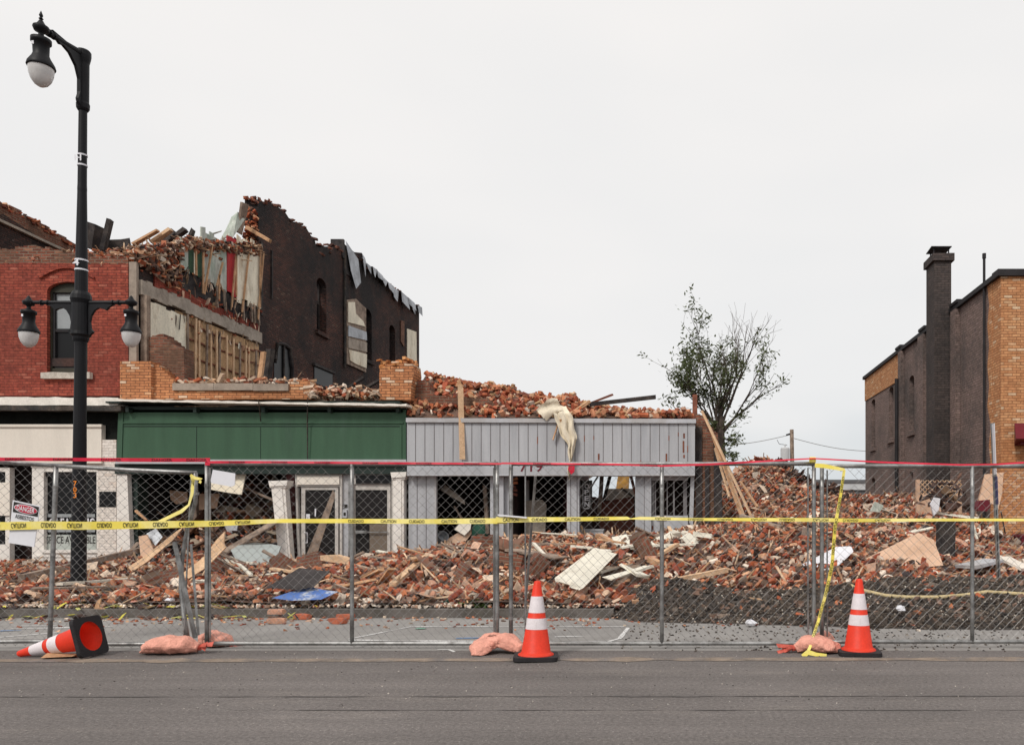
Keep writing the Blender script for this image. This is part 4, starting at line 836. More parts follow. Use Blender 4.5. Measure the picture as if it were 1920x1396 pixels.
slab('crumpled_strip', [(250, 1062), (278, 1040), (322, 995), (331, 988), (318, 1012), (286, 1050), (262, 1070)], 14.6, .03, 'palewood', 'long crumpled pale strip leaning at the doorway of the green shop', 'strip', .5, bend=.04)
slab('crumpled_strip', [(347, 1080), (380, 1044), (398, 1010), (411, 996), (414, 1018), (420, 1026), (392, 1062), (356, 1092)], 12.6, .03, 'palewood', 'torn pale strip standing beside the first full fence post', 'strip', .5, bend=.05)
slab('bent_sheet', [(257, 1005), (270, 1002), (288, 1030), (280, 1046), (270, 1044)], 16.2, .03, 'ply', 'bent tan panel piece between the white corner board and the pale strip', 'panel', .3, bend=.04)
slab('grey_sheet', [(273, 1000), (288, 990), (305, 1006), (296, 1022)], 16.4, .015, 'sheetmetal', 'small grey sheet tilted behind the crumpled strip', 'sheet', .4)
slab('radiator_grille', [(420, 985), (445, 983), (444, 998), (428, 998)], F + .6, .05, 'greytrim', 'small ribbed grille inside the green storefront', 'grille', .2)
slab('plastic_sheet', [(428, 1031), (440, 1022), (470, 1017), (500, 1020), (520, 1024), (522, 1056), (470, 1056), (445, 1048)], 16.6, .05, 'plastic', 'crumpled clear plastic sheet beside the leaning white pilaster', 'plastic sheet', .8, bend=.06)
plank(420, 1035, 17.0, 520, 975, 18.2, .28, .03, 'oldwood', 'fallen_door', 'wide brown board leaning up inside the green shop toward the pilaster', 'board')
plank(262, 892, F + .3, 264, 970, F + .3, .09, .06, 'oldwood', 'upright_stud', 'upright brown stud at the left of the green shop opening', 'plank')
plank(366, 890, F + .7, 368, 975, F + .7, .12, .08, 'oldwood', 'upright_stud', 'upright brown stud behind the damaged fence end', 'plank')
plank(235, 1045, 16.5, 262, 1018, 16.8, .12, .08, 'oldwood', 'broken_beam', 'short brown beam end beside the white corner board', 'beam')
plank(255, 957, 18, 275, 975, 17.6, .05, .04, 'wood', 'broken_batten', 'thin batten sloping right beside the white corner board', 'plank')
plank(440, 905, F + .4, 520, 940, F + .2, .08, .05, 'oldwood', 'broken_batten', 'thin batten sloping toward the top of the leaning pilaster', 'plank')

# ---------------------------------------------------------------- grey shop 719
g = thing('grey_shop', 'low shop with grey vertical metal siding and the number 719', 'shop', (XW(1030, F), F, .15))
mb = MB(); mb.pb(763, 790, 1303, 876, F - .3, .35); fa = mb.build('fascia', M['grey'], g)
mb = MB(); rd = random.Random(5)
for k in range(31):
    px = 779 + k * 17.6
    if px < 1300: mb.pb(px - .7, 793, px + .7, 874, F - .304, .01); 
mb.build('siding_groove', M['groove'], fa)
mb = MB()
for k in range(8):
    px = 779 + rd.randrange(30) * 17.6; y = rd.uniform(800, 866); mb.pb(px - .9, y, px + .8, y + rd.uniform(3, 14), F - .308, .006)
for px, y, h in ((1281, 812, 9), (1280, 826, 22), (1281, 852, 6), (1248, 850, 14), (1121, 850, 12)): mb.pb(px, y, px + 3, y + h, F - .31, .006)
mb.build('rust_streak', M['rust'], fa)
mb = MB(); sagbox(mb, 761, 1305, 783, 791, F - .36, .45, .25, 30, 9, 2); mb.build('top_cap', M['greytrim'], g)
mb = MB(); mb.pb(763, 876, 1303, 890, F - .33, .3); mb.build('lower_band', M['grey'], g)
mb = MB(); mb.pb(763, 889.6, 1303, 891.4, F - .34, .3); mb.build('drip_edge', M['greytrim'], g)
s = MB()
put_text(s, '719', lambda u, v: Vector((XW(980, F) + u, F - .335, ZW(885, F) + v)), XW(1022, F) - XW(980, F), .23); s.build('house_number', M['maroonp'], g)
def gpil(x0, x1, by=1060, d=F - .1, grooves=()):
    s = MB(); s.pb(x0, 891, x1, by, d, .2); o = s.build('pilaster', M['grey'], g)
    if grooves:
        s = MB(); [s.pb(q - .6, 892, q + .6, by, d - .006, .008) for q in grooves]; s.build('siding_groove', M['groove'], o)
    return o
gpil(766, 814, 1070, grooves=(782, 799)); gpil(1063, 1086, 1060, grooves=(1070, 1082)); gpil(1191, 1221, 1060, grooves=(1208,))
for a, b, d_ in ((919, 926, .05), (927.5, 932, .08), (934, 944, .12), (814, 818, .1)): mb = MB(); mb.pb(a, 891, b, 1070, F - d_, .1); mb.build('silver_mullion', M['greytrim'], g)
s = MB(); s.poly([(1289, 1070), (1295, 891), (1302, 891), (1297, 1070)], [], fF(F - .1), .12); s.build('corner_post', M['grey'], g)
s = MB(); s.pb(818, 1034, 919, 1060, F - .02, .15); [s.pb(819 + i * 5, 1032 + random.uniform(-1, 1.5), 823 + i * 5, 1036, F - .04, .05) for i in range(20)]; s.build('window_sill', M['greytrim'], g)
# rooms behind: floor slab roof strip, dark walls, leaving the rear open behind the third bay
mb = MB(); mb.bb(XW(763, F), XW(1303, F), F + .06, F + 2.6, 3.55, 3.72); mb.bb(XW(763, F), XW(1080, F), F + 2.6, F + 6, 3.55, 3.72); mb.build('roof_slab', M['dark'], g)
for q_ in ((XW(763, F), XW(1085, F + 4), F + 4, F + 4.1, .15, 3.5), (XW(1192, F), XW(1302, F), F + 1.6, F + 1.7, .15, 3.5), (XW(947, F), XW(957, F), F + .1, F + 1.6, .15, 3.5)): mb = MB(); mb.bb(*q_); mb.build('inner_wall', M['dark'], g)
mb = MB(); mb.poly([(1070, 1040)] + jag([(1070, 926), (1110, 932), (1150, 944), (1215, 936)], 6, 2.5, 71) + [(1215, 1040)], [], fF(F + 5.2), .3); mb.build('rear_wall_stub', M['burnt'], g)
mb = MB(); mb.bb(XW(1030, F), XW(1062, F), F + 2.2, F + 2.3, .15, 3.5); mb.bb(XW(1060, F), XW(1068, F), F + .15, F + 4, .15, 3.5); mb.bb(XW(975, F + 2), XW(990, F + 2), F + 2, F + 2.1, .15, 3.3); mb.build('maroon_partition', M['maroon'], g)
mb = MB(); mb.bb(XW(944, F), XW(956, F), F + .02, F + .5, .15, 2.35); mb.bb(XW(968, F), XW(976, F), F + 1.0, F + 1.1, .15, 2.3); mb.build('entry_jamb', M['greytrim'], g)
s = MB(); s.pb(1088, 900, 1110, 1040, F + .6, .05); s.build('dark_display', M['dark'], g)
o = MB(); o.pb(1090, 900, 1109, 955, F + .12, .03); sg = o.build('open_sign', M['blacktxt'], g)
o = MB(); d = F + .1
for i, ch in enumerate('OPEN'): put_text(o, ch, lambda u, v, i=i: Vector((XW(1096, d) + u, d, ZW(915 + i * 11.3, d) + v)), .11, .11)
for a, b in (((1093, 905), (1093, 950)), ((1106, 905), (1106, 950)), ((1093, 950), (1096, 953)), ((1096, 953), (1103, 953)), ((1103, 953), (1106, 950))): o.tube([P(*a, d), P(*b, d)], .006, 5)
o.build('lettering', M['greytrim'], sg)
# door bay
mb = MB(); mb.pb(1222, 891, 1290, 900, F + .0, .1); mb.pb(1222, 966, 1290, 1060, F + .02, .05); dp = mb.build('door', M['grey'], g)
mb = MB(); [mb.pb(x, 900, x + w_, 966, F + .04, .04) for x, w_ in ((1222, 5), (1228, 2), (1238, 3), (1250, 2), (1262, 3), (1281, 7))]; mb.build('mullion', M['groove'], dp)
mb = MB(); mb.pb(1231, 966, 1249, 974, F - .02, .03); mb.build('sill_block', M['cream'], dp)
mb = MB(); mb.pb(1222, 985, 1225, 992, F, .02); mb.pb(1222, 1004, 1225, 1012, F, .02); mb.build('hinge', M['rust'], dp)
s = MB(); [s.pb(1247 + i * 2.6, 996.5, 1249 + i * 2.6, 999.5, F + .012, .004) for i in range(7)]; s.build('lettering', M['blacktxt'], dp)
# glass still standing in the bays
# things inside the first bay
slab('fallen_sheet', [(825, 918), (833, 908), (871, 938), (873, 946)], F + .5, .03, 'cement', 'grey panel hanging aslant inside the window left of the entrance', 'panel', .2)
plank(852, 948, F + .5, 868, 975, F + .5, .10, .03, 'oldwood', 'broken_batten', 'batten hanging below the slanting grey panel in the shop window', 'plank')
plank(908, 910, F + .4, 917, 1000, F + .5, .14, .04, 'oldwood', 'torn_strip', 'tall torn strip at the right edge of the first grey shop window', 'strip', jit=.03)
slab('torn_plasterboard', [(828, 1025), (842, 1008), (868, 992), (882, 990), (884, 1000), (874, 1014), (848, 1020)], F + .35, .02, 'ply', 'torn brown plasterboard piece above the jagged window sill', 'board', .3, bend=.03)
slab('torn_plasterboard', [(852, 992), (860, 982), (883, 980), (882, 992), (872, 1003)], F + .3, .02, 'cream', 'cream plasterboard scrap just under the yellow tape in the shop window', 'board', .3)
o = MB(); o.lathe([(0, -.12), (.14, -.12), (.14, .12), (.12, .12), (.12, -.1), (0, -.1)], 16); q = o.build('metal_bucket', M['sheetmetal'], smooth=False); q.location = P(828, 1008, F + .4); q.rotation_euler = (R(60), R(20), R(30)); tag(q, 'small grey metal bucket lying behind the jagged window sill', 'bucket')
o = MB(); o.lathe([(0, -.25), (.2, -.25), (.23, .0), (.2, .22), (.12, .27), (0, .27)], 16); q = o.build('green_barrel', M['greenbin'], smooth=True); q.location = P(902, 1000, F + .8); tag(q, 'dark green drum inside the first window of the grey shop', 'drum')
slab('hanging_insulation', [(985, 938), (1016, 936), (1024, 946), (1022, 1010), (984, 1012)], F + .8, .04, 'cement', 'grey sheet of insulation standing in the shop entrance', 'sheet', .1, bend=.03)
o = MB(); [o.box(P(960 + random.uniform(-5, 5), 898 + i * 7, F + .2), (.16, .09, .06), Matrix.Rotation(random.uniform(-1, 1), 3, 'Y'), colr=random.choice(PAL_BRICK)) for i in range(5)]; tag(o.build('hanging_brickwork', M['frag']), 'cluster of bricks hanging at the upper left of the shop entrance', 'brickwork', kind='stuff')
o = MB(); o.bb(-.3, .3, -.2, .2, -.15, .15); o.bb(-.32, .32, -.22, .22, .15, .2); q = o.build('grey_bin', M['greytrim']); q.location = P(1110, 1006, F + .7); tag(q, 'grey plastic bin behind the third bay of the shop', 'bin')
plank(1088, 985, F + .2, 1108, 1022, F + .1, .09, .04, 'palewood', 'leaning_batten', 'short pale batten leaning in the bay with the dark open sign', 'plank')
slab('reddish_sheet', [(1128, 940), (1188, 930), (1190, 1040), (1120, 1040), (1125, 975)], F + 1.2, .04, 'reddoor', 'dark reddish panel standing in the bay right of the open sign', 'panel', .1)
plank(1098, 930, F + .9, 1124, 888, F + .9, .03, .03, 'char', 'bent_rod', 'thin dark rod crossing the sky in the open shop bay', 'rod')
plank(1124, 960, F + 1.3, 1129, 880, F + 1.3, .1, .1, 'oldwood', 'timber_post', 'grey timber post standing behind the open bay', 'post')
plank(1130, 945, F + 1.5, 1147, 880, F + 1.5, .08, .08, 'char', 'timber_post', 'black timber leaning right behind the open bay', 'post')
plank(1165, 915, F + 1.0, 1190, 933, F + 1.0, .04, .04, 'char', 'bent_rod', 'short dark rod sloping down right under the excavator bucket', 'rod')
plank(1183, 886, F + .5, 1196, 940, F + .5, .16, .05, 'rust', 'torn_strip', 'rusty strip hanging at the right of the open bay', 'strip', jit=.03)
# excavator working behind the shop
ex = thing('excavator', 'yellow excavator arm seen through the open bay of the grey shop', 'excavator', (XW(1168, 27), 27, .2))
s = MB(); A = P(1168, 922, 27); s.poly([(1155, 922), (1160, 888), (1164, 856), (1184, 856), (1180, 890), (1178, 924)], [], lambda u, v, t: P(u, v, 27) + Vector((0, t - .2, 0)), .4); s.beam(P(1175, 862, 27.6), Vector((-2.4, 32, 4.3)), .4, .5); s.build('boom', M['yellowm'], ex)
s = MB(); s.beam(Vector((-2.4, 32, 4.3)), Vector((-6.4, 36, 2.3)), .5, .6); s.build('boom_base', M['yellowm'], ex)
s = MB(); s.poly([(-.5, .3), (.5, .3), (.55, -.3), (.2, -.65), (-.35, -.6), (-.6, -.1)], [], lambda u, v, t: A + Vector((u, t - .45, v - .2)), .9); s.build('bucket', M['gutter'], ex)
s = MB(); [s.bb(A.x - .45 + i * .22, A.x - .33 + i * .22, A.y - .55, A.y - .4, A.z - .95, A.z - .7) for i in range(5)]; s.build('tooth', M['metal'], ex)
s = MB(); s.bb(-8.4, -5.6, 34.5, 38, 1.1, 2.4); s.build('body', M['yellowm'], ex)
s = MB(); s.bb(-8.3, -7.1, 34.6, 36.2, 2.4, 3.6); s.build('cab', M['pane'], ex)
for x in (-8.4, -6.2): s = MB(); s.bb(x, x + .6, 34, 38.4, .15, 1.0); s.build('track', M['blackrub'], ex)

# brick pile on the roof strip of the grey shop
ROOFT = [(760, 690), (785, 692), (830, 708), (870, 718), (905, 724), (930, 722), (960, 730), (990, 742), (1010, 740), (1040, 748), (1070, 744), (1100, 760), (1160, 768), (1230, 776), (1300, 782)]
def HR(x, y):
    px = x * FPX / 19.9 + CX; zt = ZW(interp(ROOFT, px), 19.9) - .1; t = min(1, max(0, (y - 18.45) / 1.35)); u = min(1, max(0, (21.5 - y) / 1.2))
    return 3.72 + (zt - 3.72) * (t ** .8) * (u ** .5) + .04 * noise.noise(Vector((x*3, y*3, 0)))
tag(heightfield('roof_brick_bed', XW(768, F), XW(1300, F), 18.4, 21.4, .12, HR, M['dust']), kind='stuff')
frags('roof_bricks', scatter(2300, XW(770, F), XW(1298, F), 18.42, 20.9, HR), [((.20, .098, .066), .05, PAL_BRICK + [(.52, .33, .18), (.46, .27, .15), (.30, .13, .09)]), K_HALF, K_LIGHT, K_DIRT, K_CHIP], [42, 14, 8, 8, 8], lift=.14, tilt=.7, scale=1.12)
for i in range(66):
    px = random.uniform(775, 1295); y = random.uniform(18.5, 20.2); x = XW(px, 19.2)
    place_brick((x, y, HR(x, y) + random.uniform(.05, .16)), rr(.8), 'loose brick in the pile on top of the grey shop', 'bricks on the grey shop roof')
for i, px in enumerate((1246, 1256, 1266, 1281)):
    place_brick(P(px, 772 + (i == 3) * -6, F - .15), (0, 0, 1.5 + i * .1), 'tidy brick near the right end of the grey shop parapet', 'bricks at the parapet end', i)
mb = MB(); mb.poly([(764, 783), (768, 730), (775, 712)] + jag([(775, 712), (800, 716), (812, 740)], 6, 2.5, 51) + jag([(850, 742), (905, 746), (960, 770)], 6, 2.5, 52) + [(960, 783)], [], fF(F + .1), .4); mb.build('roof_wall_stub', M['rough_brick'], g)
plank(863, 722, F - .25, 867, 861, F - .42, .12, .045, 'palewood', 'hanging_plank', 'pale plank hanging down over the grey siding left of the 719', 'plank', roll=0, jit=.002)
s = MB(); s.poly([(-.1, -.05), (.0, .17), (.03, .02), (.1, -.05)], [], lambda u, v, t: P(862, 716, F - .25) * 0 + Vector((u, t, v)), .03); q = s.build('splinter', M['wood']); q.location = P(862, 720, F - .26); tag(q, 'splintered wood tip at the top end of the pale hanging plank', 'splinter')
plank(1052, 788, F - .45, 1105, 752, F + .2, .09, .07, 'wood', 'leaning_plank', 'brown plank lying across the draped cream cloth', 'plank')
plank(1095, 760, F + .3, 1148, 740, F + .9, .08, .05, 'rust', 'angle_iron', 'thin reddish bar pointing up right above the draped cloth', 'bar')
plank(1105, 758, F + .3, 1229, 744, F + .8, .07, .10, 'char', 'steel_beam', 'long dark beam jutting right over the brick pile on the roof', 'beam')
plank(1046, 795, F - .4, 1037, 824, F - .4, .06, .03, 'wood', 'wood_sliver', 'short wood sliver hanging left of the draped cloth', 'plank')
# draped cloth
s = MB(); nU, nV = 14, 30
prof = [(760, 1030, 1062), (768, 1034, 1066), (780, 1040, 1073), (795, 1044, 1077), (808, 1048, 1078), (820, 1055, 1082), (832, 1064, 1080), (845, 1065, 1075), (862, 1066, 1074), (878, 1065, 1072), (892, 1065, 1070), (899, 1066, 1068)]
vs = []
for j in range(nV + 1):
    y = 760 + (899 - 760) * j / nV; a = np.interp(y, [p[0] for p in prof], [p[1] for p in prof]); b = np.interp(y, [p[0] for p in prof], [p[2] for p in prof])
    for i in range(nU + 1):
        u = i / nU; dd_ = F - .46 - .05 * math.sin(u * 14 + j * .25) - .03 * math.sin(u * 31 + j * .6) + (.5 * (1 - j / 3) if j < 3 else 0)
        vs.append(P(a + (b - a) * u + 1.2 * math.sin(j * .9 + u * 4), y + 1.5 * math.sin(u * 9), dd_))
for k, v in enumerate(list(vs)): vs.append(v + Vector((0, .012, 0)))
W_ = nU + 1; off = len(vs) // 2
fs = [(j*W_+i, j*W_+i+1, (j+1)*W_+i+1, (j+1)*W_+i) for j in range(nV) for i in range(nU)]; fs += [tuple(q + off for q in reversed(f)) for f in fs]
s.add(vs, fs)
vs = []
for j in range(9):
    for i in range(11):
        u = i / 10; v = j / 8; x = 1050 - 35 * v + (u - .5) * 10 * (1 + v); y = 757 + 22 * v * v + (u - .5) * 22; vs.append(P(x + random.uniform(-1, 1), y + random.uniform(-1.5, 1.5), F - .42 - .03 * math.sin(u * 7 + v * 4) - .03 * noise.noise(Vector((u * 4, v * 4, 1)))))
s.add(vs, [(j*11+i, j*11+i+1, (j+1)*11+i+1, (j+1)*11+i) for j in range(8) for i in range(10)])
cl = s.build('draped_cloth', M['fabric'], smooth=True, fix=False); tag(cl, 'torn cream cloth draped over the top edge of the grey shop', 'cloth')
slab('red_rag', [(1066, 871), (1078, 866), (1077, 884), (1071, 889), (1065, 880)], F - .6, .01, 'redtape', 'small red rag caught at the end of the cream cloth', 'rag', bend=.02)

# burnt end of the wall between the grey shop and the lot
st = thing('wall_stub', 'burnt and broken brick wall end right of the grey shop', 'wall', (XW(1325, F), F, .15))
mb = MB(); mb.poly([(1304, 1060), (1304, 790)] + jag([(1304, 776), (1322, 778), (1330, 800), (1345, 812), (1350, 860), (1352, 900), (1358, 1000)], 7, 2.5, 61) + [(1362, 1060)], [], fF(F), .5)
mb.build('brick_end', M['rough_brick'], st)
mb = MB(); mb.pb(1305, 800, 1316, 1060, F - .05, .3); mb.poly([(1338, 830), (1352, 832), (1356, 1060), (1340, 1060)], [], fF(F - .08), .2); mb.pb(1322, 870, 1330, 1060, F - .06, .1); mb.build('charred_post', M['char'], st)
mb = MB(); mb.poly([(18.9, .15), (18.9, 3.4)] + jag([(18.9, 3.4), (22, 2.6), (25, 1.8)], .4, .15, 62) + [(25, .15)], [], lambda u, v, t: Vector((.55 - t, u, v)), .25); mb.build('side_wall', M['rough_brick'], st)
plank(1303, 740, 19.4, 1303, 790, 19.4, .12, .1, 'rust', 'rusty_post', 'rust brown post sticking up at the right end of the brick pile', 'post')
for i, (a, b, c, d, w_, lab) in enumerate(((1316, 770, 1412, 975, .07, 'longest of the pale boards leaning on the burnt wall end'), (1330, 800, 1390, 968, .05, 'thin board leaning on the burnt wall end, left of the longest one'),
                                        (1352, 850, 1402, 985, .05, 'board between the two leaning boards, starting lower on the wall end'), (1388, 902, 1420, 950, .06, 'short board leaning by itself on the brick heap near the tree'), (1340, 840, 1368, 930, .04, 'thin short batten leaning close to the charred post'))):
    plank(a, b, F - .2, c, d, F - .9 + i * .1, w_, .04, 'palewood' if i % 2 == 0 else 'wood', 'leaning_board', lab, 'plank', 'boards leaning on the wall end')
plank(1436, 978, 17.5, 1535, 1018, 15.5, .09, .06, 'wood', 'fallen_plank', 'brown plank on the lot rubble passing behind the fence joint', 'plank')

# ---------------------------------------------------------------- brown and tan building at the right
XB = 7.72
tb = thing('corner_building', 'two storey building with tan brick front and long brown painted brick side', 'building', (XB, F, .15))
ZT = 7.14
def DB(px): return XB * FPX / (px - CX)
def fB(x): return lambda u, v, t: Vector((x + t, u, v))
def bwin(px0, px1, t, b, ar=True):
    d0, d1 = DB(px1), DB(px0); dm = (d0 + d1) / 2; zt = ZW(t, dm); zb = ZW(b, dm); hw = (d1 - d0) / 2; c = dm
    if not ar: return [(d0, zb), (d0, zt), (d1, zt), (d1, zb)]
    return [(d0, zb), (d0, zt - .15)] + [(c - hw * math.cos(math.pi*k/8), zt - .15 + .15 * math.sin(math.pi*k/8)) for k in range(1, 8)] + [(d1, zt - .15), (d1, zb)]
ws = [bwin(1634, 1641, 748, 838), bwin(1667, 1675, 725, 822), bwin(1705, 1714, 704, 808), bwin(1768.5, 1778, 657, 830, False), bwin(1634, 1641, 895, 934), bwin(1706, 1712, 884, 945, False)]
mb = MB(); mb.poly([(F + .5, .15), (F + .5, ZT), (32.2, ZT), (32.2, .15)], ws, fB(XB), .35); mb.build('side_wall', M['brown'], tb)
mb = MB(); mb.poly([(XB, .15), (XB, ZT + .0), (16, ZT), (16, .15)], [], lambda u, v, t: Vector((u, F + t, v)), .5); mb.build('front_wall', M['orange2'], tb)
mb = MB(); mb.poly([(F + .5, .5), (F + .5, ZT), (F + .8, ZT)] + [(F + .8 - .12 * (k % 2) - .1 * (k > 6), ZT - .5 * k) for k in range(1, 13)], [], fB(XB - .012), .012); mb.build('brick_return', M['orange2'], tb)
mb = MB(); d0, d1 = DB(1688), 32.2; mb.poly([(d0, ZT), (d0, ZT - .95), (d1, ZT - .9), (d1, ZT)], [], fB(XB - .03), .03); mb.build('unpainted_patch', M['orange2'], tb)
for wn in ws:
    u0, u1 = wn[0][0], wn[-1][0]; z0 = wn[0][1]; z1 = max(p[1] for p in wn)
    s = MB(); s.bb(XB + .2, XB + .22, u0, u1, z0, z1); wf = s.build('window', M['pane'], tb)
    s = MB(); s.bb(XB + .15, XB + .2, u0, u0 + .07, z0, z1); s.bb(XB + .15, XB + .2, u1 - .07, u1, z0, z1); s.bb(XB + .15, XB + .2, u0, u1, (z0+z1)/2 - .03, (z0+z1)/2 + .03); s.build('window_frame', M['blackrub'], wf)
    if z0 > 2: s = MB(); s.bb(XB - .08, XB + .15, u0 - .1, u1 + .1, z0 - .16, z0 - .01); s.build('window_sill', M['brown'], wf)
s = MB(); u0 = DB(1778); s.bb(XB + .1, XB + .14, u0 + .02, u0 + .35, ws[3][0][1] + .05, ws[3][0][1] + 1.6); s.build('curtain', M['plaster'], tb)
mb = MB(); mb.bb(XB - .1, 16.2, F - .08, F + .3, ZT, ZT + .16); mb.bb(XB - .1, XB + .4, F + .3, 32.3, ZT, ZT + .12)
for px in (1735, 1690, 1796): d = DB(px); mb.bb(XB - .14, XB + .4, d - .3, d + .3, ZT + .12, ZT + .2)
mb.build('coping', M['blackrub'], tb)
for px, w_ in ((1733, .55), (1795, .4), (1693, .35)):
    d = DB(px); s = MB(); s.bb(XB - .13, XB + .01, d - w_ / 2, d + w_ / 2, .15, ZT - .02); s.build('buttress', M['brown'], tb)
s = MB(); s.bb(XB - .50, XB - .02, DB(1785), DB(1785) + .72, .15, 8.62); ch = s.build('chimney', M['sootbrick'], tb)
s = MB(); s.bb(XB - .56, XB + .05, DB(1785) - .07, DB(1785) + .80, 8.63, 8.84); s.build('chimney_crown', M['sootbrick'], ch)
s = MB(); c0 = DB(1785); s.add([(XB - .60, c0 - .05, 9.02), (XB - .02, c0 - .05, 9.02), (XB + .06, c0 + .75, 9.08), (XB - .5, c0 + .75, 9.08), (XB - .60, c0 - .05, 9.04), (XB - .02, c0 - .05, 9.04), (XB + .06, c0 + .75, 9.10), (XB - .5, c0 + .75, 9.10)], [(0,1,2,3), (4,5,6,7), (0,1,5,4), (1,2,6,5), (2,3,7,6), (3,0,4,7)])
for x, y, z in ((-.5, .05, 9.02), (-.08, .05, 9.02), (-.4, .65, 9.07), (-.05, .65, 9.07)): s.bb(XB + x - .015, XB + x + .015, c0 + y - .015, c0 + y + .015, 8.83, z)
s.build('chimney_cap', M['blackrub'], ch)
s = MB(); d = DB(1849); s.tube([(XB - .05, d, .2), (XB - .05, d, 7.9)], .035, 8); s.tube([(XB - .05, d, 7.88), (XB - .05, d, 8.0)], .05, 8); s.build('vent_pipe', M['blackrub'], tb)
s = MB(); d = DB(1691); s.tube([(XB - .18, d, .2), (XB - .18, d, 6.2)], .07, 8); s.build('downpipe', M['blackrub'], tb)
s = MB(); s.add([P(1902, 793, F - .02), P(1990, 793, F - .02), P(1990, 822, F - .6), P(1905, 822, F - .6), P(1902, 834, F - .02), P(1990, 834, F - .02)], [(0, 1, 2, 3), (0, 3, 4), (3, 2, 5, 4)]); s.bb(XW(1903, F), XW(1990, F), F - .3, F, ZW(835, F), ZW(824, F)); s.build('awning', M['maroonp'], tb)
s = MB(); s.tube([P(1877, 958, F - .1), P(1885, 1000, F - .12)], .015, 5); s.build('wall_cable', M['blackrub'], tb)
s = MB(); s.bb(-.22, .22, -.22, .22, 0, .75); s.bb(-.25, .25, -.25, .25, .75, .8); q = s.build('maroon_bin', M['maroonp']); q.location = (XW(1926, F - .8), F - .8, .15); tag(q, 'maroon square bin at the foot of the tan brick front', 'bin')
# blocked heap beside it: lattice, plywood and so on
lt = thing('lattice_fence', 'wooden fence with a diagonal lattice top beside the brown wall', 'fence', P(1760, 945, 20.5))
s = MB(); d = 20.5; x0, x1, z0, z1 = XW(1721, d), XW(1803, d), ZW(926, d), ZW(900, d); hh = z1 - z0; n = int((x1 - x0) / .13)
for k in range(-3, n + 1):
    for sgn in (1, -1):
        xa = x0 + k * .13; xb = xa + hh; a, b = (xa, z0), (xb, z1)
        if sgn < 0: a, b = (xa, z1), (xb, z0)
        def clip(a, b):
            (ax, az), (bx, bz) = a, b; t0 = max(0, (x0 - ax) / (bx - ax)); t1 = min(1, (x1 - ax) / (bx - ax))
            return None if t0 >= t1 else ((ax + (bx-ax)*t0, az + (bz-az)*t0), (ax + (bx-ax)*t1, az + (bz-az)*t1))
        c_ = clip(a, b)
        if c_: s.beam((c_[0][0], d + .01 * sgn, c_[0][1]), (c_[1][0], d + .01 * sgn, c_[1][1]), .03, .015)
s.build('lattice', M['palewood'], lt)
s = MB(); s.bb(x0, x1, d - .02, d + .02, .2, z0); s.bb(x0 - .05, x0 + .04, d - .05, d + .05, .2, z1 + .02); s.build('fence_boards', M['ply'], lt)
slab('leaning_plywood', [(1826, 965), (1852, 888), (1888, 884), (1880, 925), (1858, 985), (1862, 945), (1832, 940)], 16.8, .03, 'ply', 'upright plywood sheet leaning at the corner of the tan building', 'plywood', .3)
slab('brown_crate', [(1833, 950), (1836, 938), (1856, 936), (1857, 950), (1850, 958), (1834, 957)], 16.5, .2, 'maroonp', 'small dark reddish box in front of the upright plywood', 'box')
slab('plywood_sheet', [(1608, 1052), (1738, 999), (1762, 1012), (1762, 1058), (1700, 1064), (1650, 1060)], 13.2, .03, 'ply', 'large plywood sheet lying on the rubble of the lot', 'plywood', 1.2)
slab('charred_post', [(1764, 975), (1792, 978), (1791, 1046), (1775, 1056), (1763, 1042)], 13.9, .25, 'char', 'thick charred upright between the plywood sheet and the post', 'post')
pts = [(x, 14.2 + random.uniform(-.4, .5), z) for x, z in [(XW(random.gauss(1768, 14), 14.2), ZW(random.gauss(940, 13), 14.2)) for _ in range(70)]]
tag(frags('burnt_tangle', pts, [((.35, .05, .03), .2, PAL_DARK), ((.16, .12, .04), .25, PAL_DARK + [(.25, .16, .1)])], [1, 1], lift=.1, tilt=.9), kind='stuff')
plank(1751, 960, 14, 1835, 972, 13.6, .06, .04, 'vinyl', 'white_batten', 'thin white batten lying across the top of the charred upright', 'plank')
slab('white_crumple', [(1745, 945), (1752, 932), (1762, 934), (1760, 955), (1752, 966)], 13.7, .06, 'signwhite', 'crumpled white and purple scrap beside the burnt tangle', 'scrap', bend=.03)
slab('pale_block', [(1633, 958), (1642, 940), (1657, 947), (1650, 960)], 20, .15, 'mint', 'pale green block on the rubble below the brown wall', 'block')
slab('pale_block', [(1634, 980), (1650, 978), (1652, 990), (1644, 996), (1636, 992)], 18, .15, 'cream', 'rounded whitish block just under the yellow tape on the lot', 'block')
slab('roll_of_carpet', [(1505, 1058), (1545, 1040), (1578, 1026), (1602, 1025), (1604, 1034), (1580, 1052), (1548, 1074), (1515, 1076)], 12.9, .2, 'signwhite', 'crumpled whitish sheet of metal on the lot right of the fence joint', 'sheet', 1.0, bend=.04)
plank(1865, 1050, 13.0, 1810, 1062, 12.6, .4, .05, 'greytrim', 'grey_sheet', 'flat grey panel lying near the foot of the sign post', 'panel')
plank(1845, 1070, 12.7, 1790, 1056, 12.9, .25, .04, 'oldwood', 'brown_board', 'flat brown board lying left of the grey panel', 'board')
plank(1880, 1045, 13, 1925, 1066, 12.6, .3, .04, 'cream', 'pale_sheet', 'pale panel lying right of the leaning sign post', 'panel')
plank(1821, 970, 14, 1832, 1010, 13.8, .04, .03, 'vinyl', 'white_batten', 'short white batten standing left of the sign post', 'plank')

